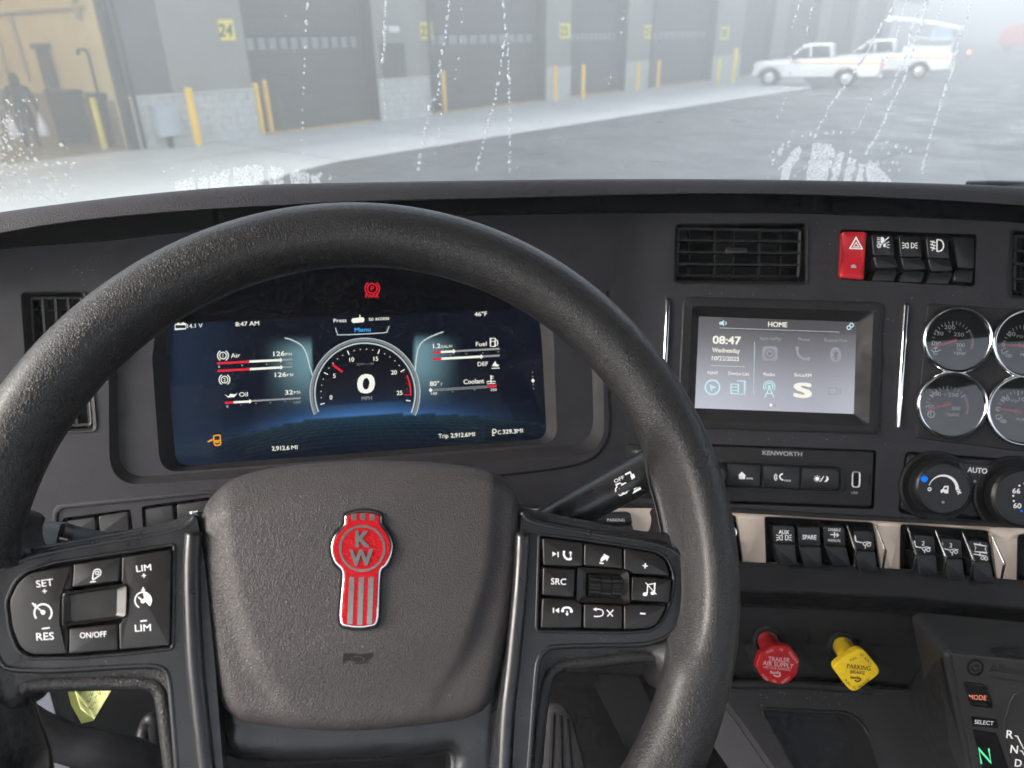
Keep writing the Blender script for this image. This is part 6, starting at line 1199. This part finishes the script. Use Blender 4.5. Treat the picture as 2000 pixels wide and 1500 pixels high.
gauge(1994, 801, 58, 'lower pressure gauge marked PUSH at the right edge of the picture', (('50', 1964, 778.5, 8, 15), ('PSI', 1981, 783, 5.5, 12), ('0', 1947.5, 798, 7.5, 6), ('100', 2000, 780, 8, 20), ('PUSHER', 2002, 819.5, 6.2, 34)), ((1997, 805), (1945, 797)), 20, lambda i: (i.line([(1946, 810), (1946, 818), (1953, 820)], 1.6), i.text('2', 1955, 813, 6, .05), i.ring(1957, 822, 2.6, 1.3), i.ring(1962, 823, 2.6, 1.3)))
# ---- climate panel
CP = thing('climate_panel', PC.w(1900, 960, 0), 'black climate control panel with two round knobs', 'climate control')
part('pocket', CP, 'void', lambda m: pocket(m, PC, CLIM, .012, -.0003)); part('face', CP, 'dash_dark', lambda m: m.slab(PC, PC.poly(rnd([(1773, 887), (2255, 923), (2255, 1038), (1759, 996)], 11, 4), .0), -.011, .0, .0012, 3))
PK = Plane(PC.pt(0, 0, .0002), PC.u, PC.v)
def knob(cx, cy, fx, fy, rb, rf, lab):
    c = PK.w(cx, cy, 0); k = np.linalg.norm(c - CAM) / FPX * .96; R1, R2 = rb * k, rf * k
    part('knob_bowl', CP, 'black', lambda m: m.lathe(c, PK.n, [(R1, 0), (R1 * .985, .0022), (R1 * .93, .003), (R1 * .80, .0012), (R1 * .74, .0006), (.001, .0005)], 48))
    b = part('knob', CP, 'rocker', lambda m: m.lathe(c, PK.n, [(R2 * 1.10, .001)] + [(R2 * 1.10, .013), (R2 * 1.02, .0155), (R2 * .99, .0158), (R2 * .97, .0150), (R2 * .4, .0148), (.001, .0146)], 48, xref=PK.u))
    for a in range(-3, 9): an = math.radians(130 + a * 14); part('tick', CP, 'ink_grey', lambda m: m.lathe(PK.w(cx + (rb * .84) * math.cos(an), cy + (rb * .84) * math.sin(an), .0018), PK.n, [(.0004, 0), (.0001, .0003)], 6)) if a % 2 == 0 else None
    return b, Plane(PK.pt(0, 0, .0157), PK.u, PK.v)
b, pk = knob(1827, 950, 1844, 954, 62, 42, '')
i = Ink(pk, .0006)
A = [(1843 + 30 * math.cos(math.radians(a)), 956 + 29 * math.sin(math.radians(a))) for a in range(195, 366, 6)]; Bq = [(1843 + (29 - 6 * k / 28) * math.cos(math.radians(a)), 956 + (28 - 6 * k / 28) * math.sin(math.radians(a))) for k, a in enumerate(range(195, 366, 6))]
for k in range(len(A) - 1): i.poly([A[k], A[k + 1], Bq[k + 1], Bq[k]])
i.ring(1815.5, 955.5, 3, 1.8); [i.line([(1873, 961), (1873 + 5 * math.cos(a), 961 + 5 * math.sin(a))], 2.6) for a in (.4, 1.97, 3.54, 5.1)]
i.poly([(1837, 962), (1837, 957), (1841, 955), (1844, 949), (1853, 949), (1852, 964), (1838, 963)]); i.done('icon', 'ink', b)
i = Ink(pk, .0009); i.poly([(1845, 952), (1850, 952), (1849.5, 956), (1844, 956)]); i.disc(1842, 963.5, 2.6, n=12); i.done('icon', 'ink_dark', b); i = Ink(pk, .0006); i.disc(1842, 981, 3, n=8); i.done('lens', 'ink_grey', b)
part('level_light', CP, 'lit_dot', lambda m: m.lathe(pk.w(1803.5, 935, -.002), pk.n, [(.0032, 0), (.0032, .002), (.0025, .003), (.001, .0033)], 16))
b = part('auto_button', CP, 'rocker', lambda m: m.slab(PK, PK.poly(rnd([(1871, 903), (1944, 909.5), (1941, 916), (1918, 952), (1894, 950), (1873, 910)], 4, 3), .0028), -.001, .0028, .001, 2)); i = Ink(PK, .003); i.text('AUTO', 1909, 918.5, 10.5, .085, bold=.02, width=38); i.done('lettering', 'ink', b); i = Ink(PK, .003); i.disc(1904, 940, 3, n=8); i.done('lens', 'ink_grey', b)
b, pk = knob(1980, 968, 2003, 976, 66, 44, '')
i = Ink(pk, .0006); i.text('66', 1985, 958.5, 10, .05, bold=.025, width=15).text('60', 1987, 987.5, 10, .05, bold=.025, width=15); i.disc(1991, 948.5, 2).disc(1979, 968.5, 2).disc(1980, 978.5, 2).disc(2001, 944, 2); i.done('lettering', 'ink', b); i = Ink(pk, .0006); i.disc(1995, 998, 2.2); i.done('cold_dot', 'lit_dot', b)
# ---- air brake pull knobs
def pull(sx, sy, outline, mt, label, name, inkmat, marks, hp_):
    c = PV.w(sx, sy, .0); PF = Plane(PV.pt(0, 0, hp_), PV.u, PV.v); f = PF.w(*np.mean(outline, 0), 0); ax = nrm(f - c)
    T = thing(name, c, label, 'valve knob', 'air brake pull knobs')
    part('stem', T, mt, lambda m: m.tube([c - ax * .01, c + ax * .01, c + ax * (np.linalg.norm(f - c) - .014), f - ax * .004], [.0098, .0098, .0112, .0135], 24), sharp=60)
    part('collar', T, 'wire', lambda m: m.tube([c - ax * .006, c + ax * .0035], .0106, 24))
    part('plate', T, mt, lambda m: m.slab(PF, PF.poly(outline), -.009, .0, .0018, 4, back=True), sharp=50)
    i = Ink(PF, .00015); marks(i); i.done('lettering', inkmat, T)
def mk_red(i):
    i.text('TRAILER', 1521.5, 1288, 9, .07, bold=.02, width=42).text('AIR SUPPLY', 1520, 1297.5, 9, .12, bold=.02, width=60).text('NOT FOR PARKING', 1517.5, 1305.5, 5, .1, width=53)
    i.text('Bendix', 1514.5, 1313, 6, .05, bold=.04, width=20); i.line(spl([(1511, 1318), (1517, 1321), (1523, 1320), (1524, 1316)], 4, closed=False), 2.6)
    i.text('PULL', 1504, 1271.5, 5, -.45, width=15).text('TO', 1525.5, 1269, 5, .06, width=8).text('EVACUATE', 1550, 1284, 5, 1.2, width=26); i.text('PUSH', 1494, 1323, 5, 1.1, width=15).text('TO', 1512, 1330, 5, .05, width=8).text('SUPPLY', 1535, 1328, 5, -.75, width=20)
def mk_yel(i):
    i.text('PARKING', 1677.5, 1303, 9.4, .10, bold=.02, width=46).text('BRAKE', 1675, 1313, 7, .10, width=28); i.text('bendix', 1671, 1323, 6, .06, bold=.05, width=19); i.line(spl([(1669, 1328.5), (1675, 1331), (1680, 1329), (1681, 1325)], 4, closed=False), 2.6)
    i.text('PULL', 1667, 1286.5, 5, -.55, width=14).text('TO', 1683, 1279.5, 5, .1, width=8).text('APPLY', 1695, 1291, 5, 1.15, width=19); i.text('PUSH', 1656, 1333, 5, 1.05, width=16).text('TO', 1668, 1343, 5, .1, width=8).text('RELEASE', 1687, 1334.5, 5, -.7, width=26)
OCT = rnd([(1511, 1260), (1543, 1262.5), (1562, 1287), (1559, 1315), (1542, 1334), (1522, 1338), (1492, 1329), (1476, 1303), (1484, 1277)], 6, 3)
pull(1498, 1249, OCT, 'red_knob', 'red octagonal trailer air supply knob', 'air_supply_knob', 'ink_pink', mk_red, .052)
DIA = rnd([(1682, 1262), (1724, 1313), (1666, 1356), (1624, 1301)], 17, 6)
pull(1645, 1260, DIA, 'yellow_knob', 'yellow diamond shaped parking brake knob', 'parking_brake_knob', 'ink_dark', mk_yel, .052)
# ---- gear selector pod
mat('selector', (.026, .026, .027), .5, spec=.4, bump=FINE, var=.08, vscale=40)
PG = Plane(at(1930, 1380, .60), RT + UP * -.10 + FW * -.05, UP + RT * -.18 - FW * .25)
GS = thing('gear_selector', at(1930, 1400, .63), 'black push button gear selector with green lit letter N', 'gear selector')
FACE = [(1858, 1276), (2300, 1322), (2420, 1700), (1946, 1640), (1900, 1498)]
part('housing', GS, 'selector', lambda m: m.slab(PG, PG.poly(rnd([(1842, 1280), (1860, 1272), (2300, 1316), (2430, 1710), (1930, 1650), (1886, 1500)], [8, 8, 8, 0, 0, 0], 4), -.003), -.06, -.003, .004, 4)); part('face', GS, 'selector', lambda m: m.slab(PG, PG.poly(rnd(FACE, [6, 4, 0, 0, 0], 3), .0), -.006, .0, .0012, 3))
part('pedestal', GS, 'dash_dark', lambda m: m.ringfaces([[PG.w(1834 + 50 * k + (4 if k else 0), 1283 + 220 * k, -.004) for k in (0, .33, .66, 1, 1.5)], [PG.w(1828 + 50 * k, 1290 + 220 * k, -.02) for k in (0, .33, .66, 1, 1.5)], [at(x, y, .70) for x, y in ((1800, 1302), (1790, 1360), (1800, 1430), (1830, 1510), (1850, 1640))], [at(x, y, .76) for x, y in ((1772, 1338), (1748, 1390), (1745, 1440), (1760, 1520), (1780, 1640))]], closed=False, cap1=False), sharp=180)
i = Ink(PG, .0003); i.text('Allison', 1932, 1303, 17, .12, bold=.02, width=74, align='l').text('Transmission', 1934, 1322, 7.5, .12, width=72, align='l'); i.done('lettering', 'ink_dark', GS)
i = Ink(PG, .0003); i.ring(1905, 1304, 14.5, 5); i.arc(1905, 1304, 7, 20, 200, 3).arc(1907, 1303, 4, 200, 380, 3); i.done('emblem', 'black', GS)
MO = rnd([(1882, 1332), (1926, 1338), (1940, 1384), (1896, 1380)], 6, 4)
b = part('mode_button', GS, 'rocker', lambda m: (m.frame(PG, [(ccw(PG.poly(MO, .0012)), .0), (ccw(PG.poly(MO, .0012)), .0012), (inset(ccw(PG.poly(MO, .0012)), .001), .0014), (inset(ccw(PG.poly(MO, .0012)), .0018), -.0006)]), m.flat(PG, inset(ccw(PG.poly(MO, .0)), .0015), .0002))); i = Ink(PG, .0004); i.text('MODE', 1909.5, 1362, 9.5, .07, bold=.014, width=34); i.done('lettering', 'lit_orange', b)
part('select_label', GS, 'void', lambda m: m.flat(PG, PG.poly([(1896, 1398), (1946, 1404), (1950, 1422), (1900, 1417)]), .0003)); i = Ink(PG, .0005); i.text('SELECT', 1922, 1411, 8, .09, bold=.012, width=37); i.done('lettering', 'ink', GS)
part('display', GS, 'void', lambda m: m.slab(PG, PG.poly(rnd([(1900, 1425), (1947, 1432), (1990, 1560), (1934, 1560)], 4, 3), .0005), -.001, .0005, .0003, 1)); i = Ink(PG, .0008); i.line([(1917, 1492), (1911, 1462), (1936, 1490), (1931, 1462)], 3.4); i.done('gear_letter', 'lit_green', GS)
i = Ink(PG, .0004); i.text('R', 1972.5, 1434, 16, .10, bold=.03, width=13).text('N', 1981, 1463, 16, .10, bold=.03, width=14).text('D', 1989, 1490, 15, .10, bold=.03, width=13); i.line([(1982, 1437), (1987, 1438), (1999, 1462), (2010, 1466)], 2).line([(1992, 1466), (1996, 1467), (2010, 1490)], 2).line([(2000, 1494), (2010, 1496)], 2); i.done('lettering', 'ink', GS)
part('raised_edge', GS, 'selector', lambda m: m.tube([PG.w(x, y, .0) for x, y in spl([(2060, 1358), (1995, 1354), (1978, 1362), (1968, 1390), (1960, 1425), (1968, 1470), (1985, 1520), (2000, 1580)], 5, closed=False)], .0011, 8)); part('button_cap', GS, 'black', lambda m: m.tube([PG.w(x, y, -.006) for x, y in ((1940, 1276), (1960, 1271), (1990, 1274), (2020, 1282))], .004, 8))
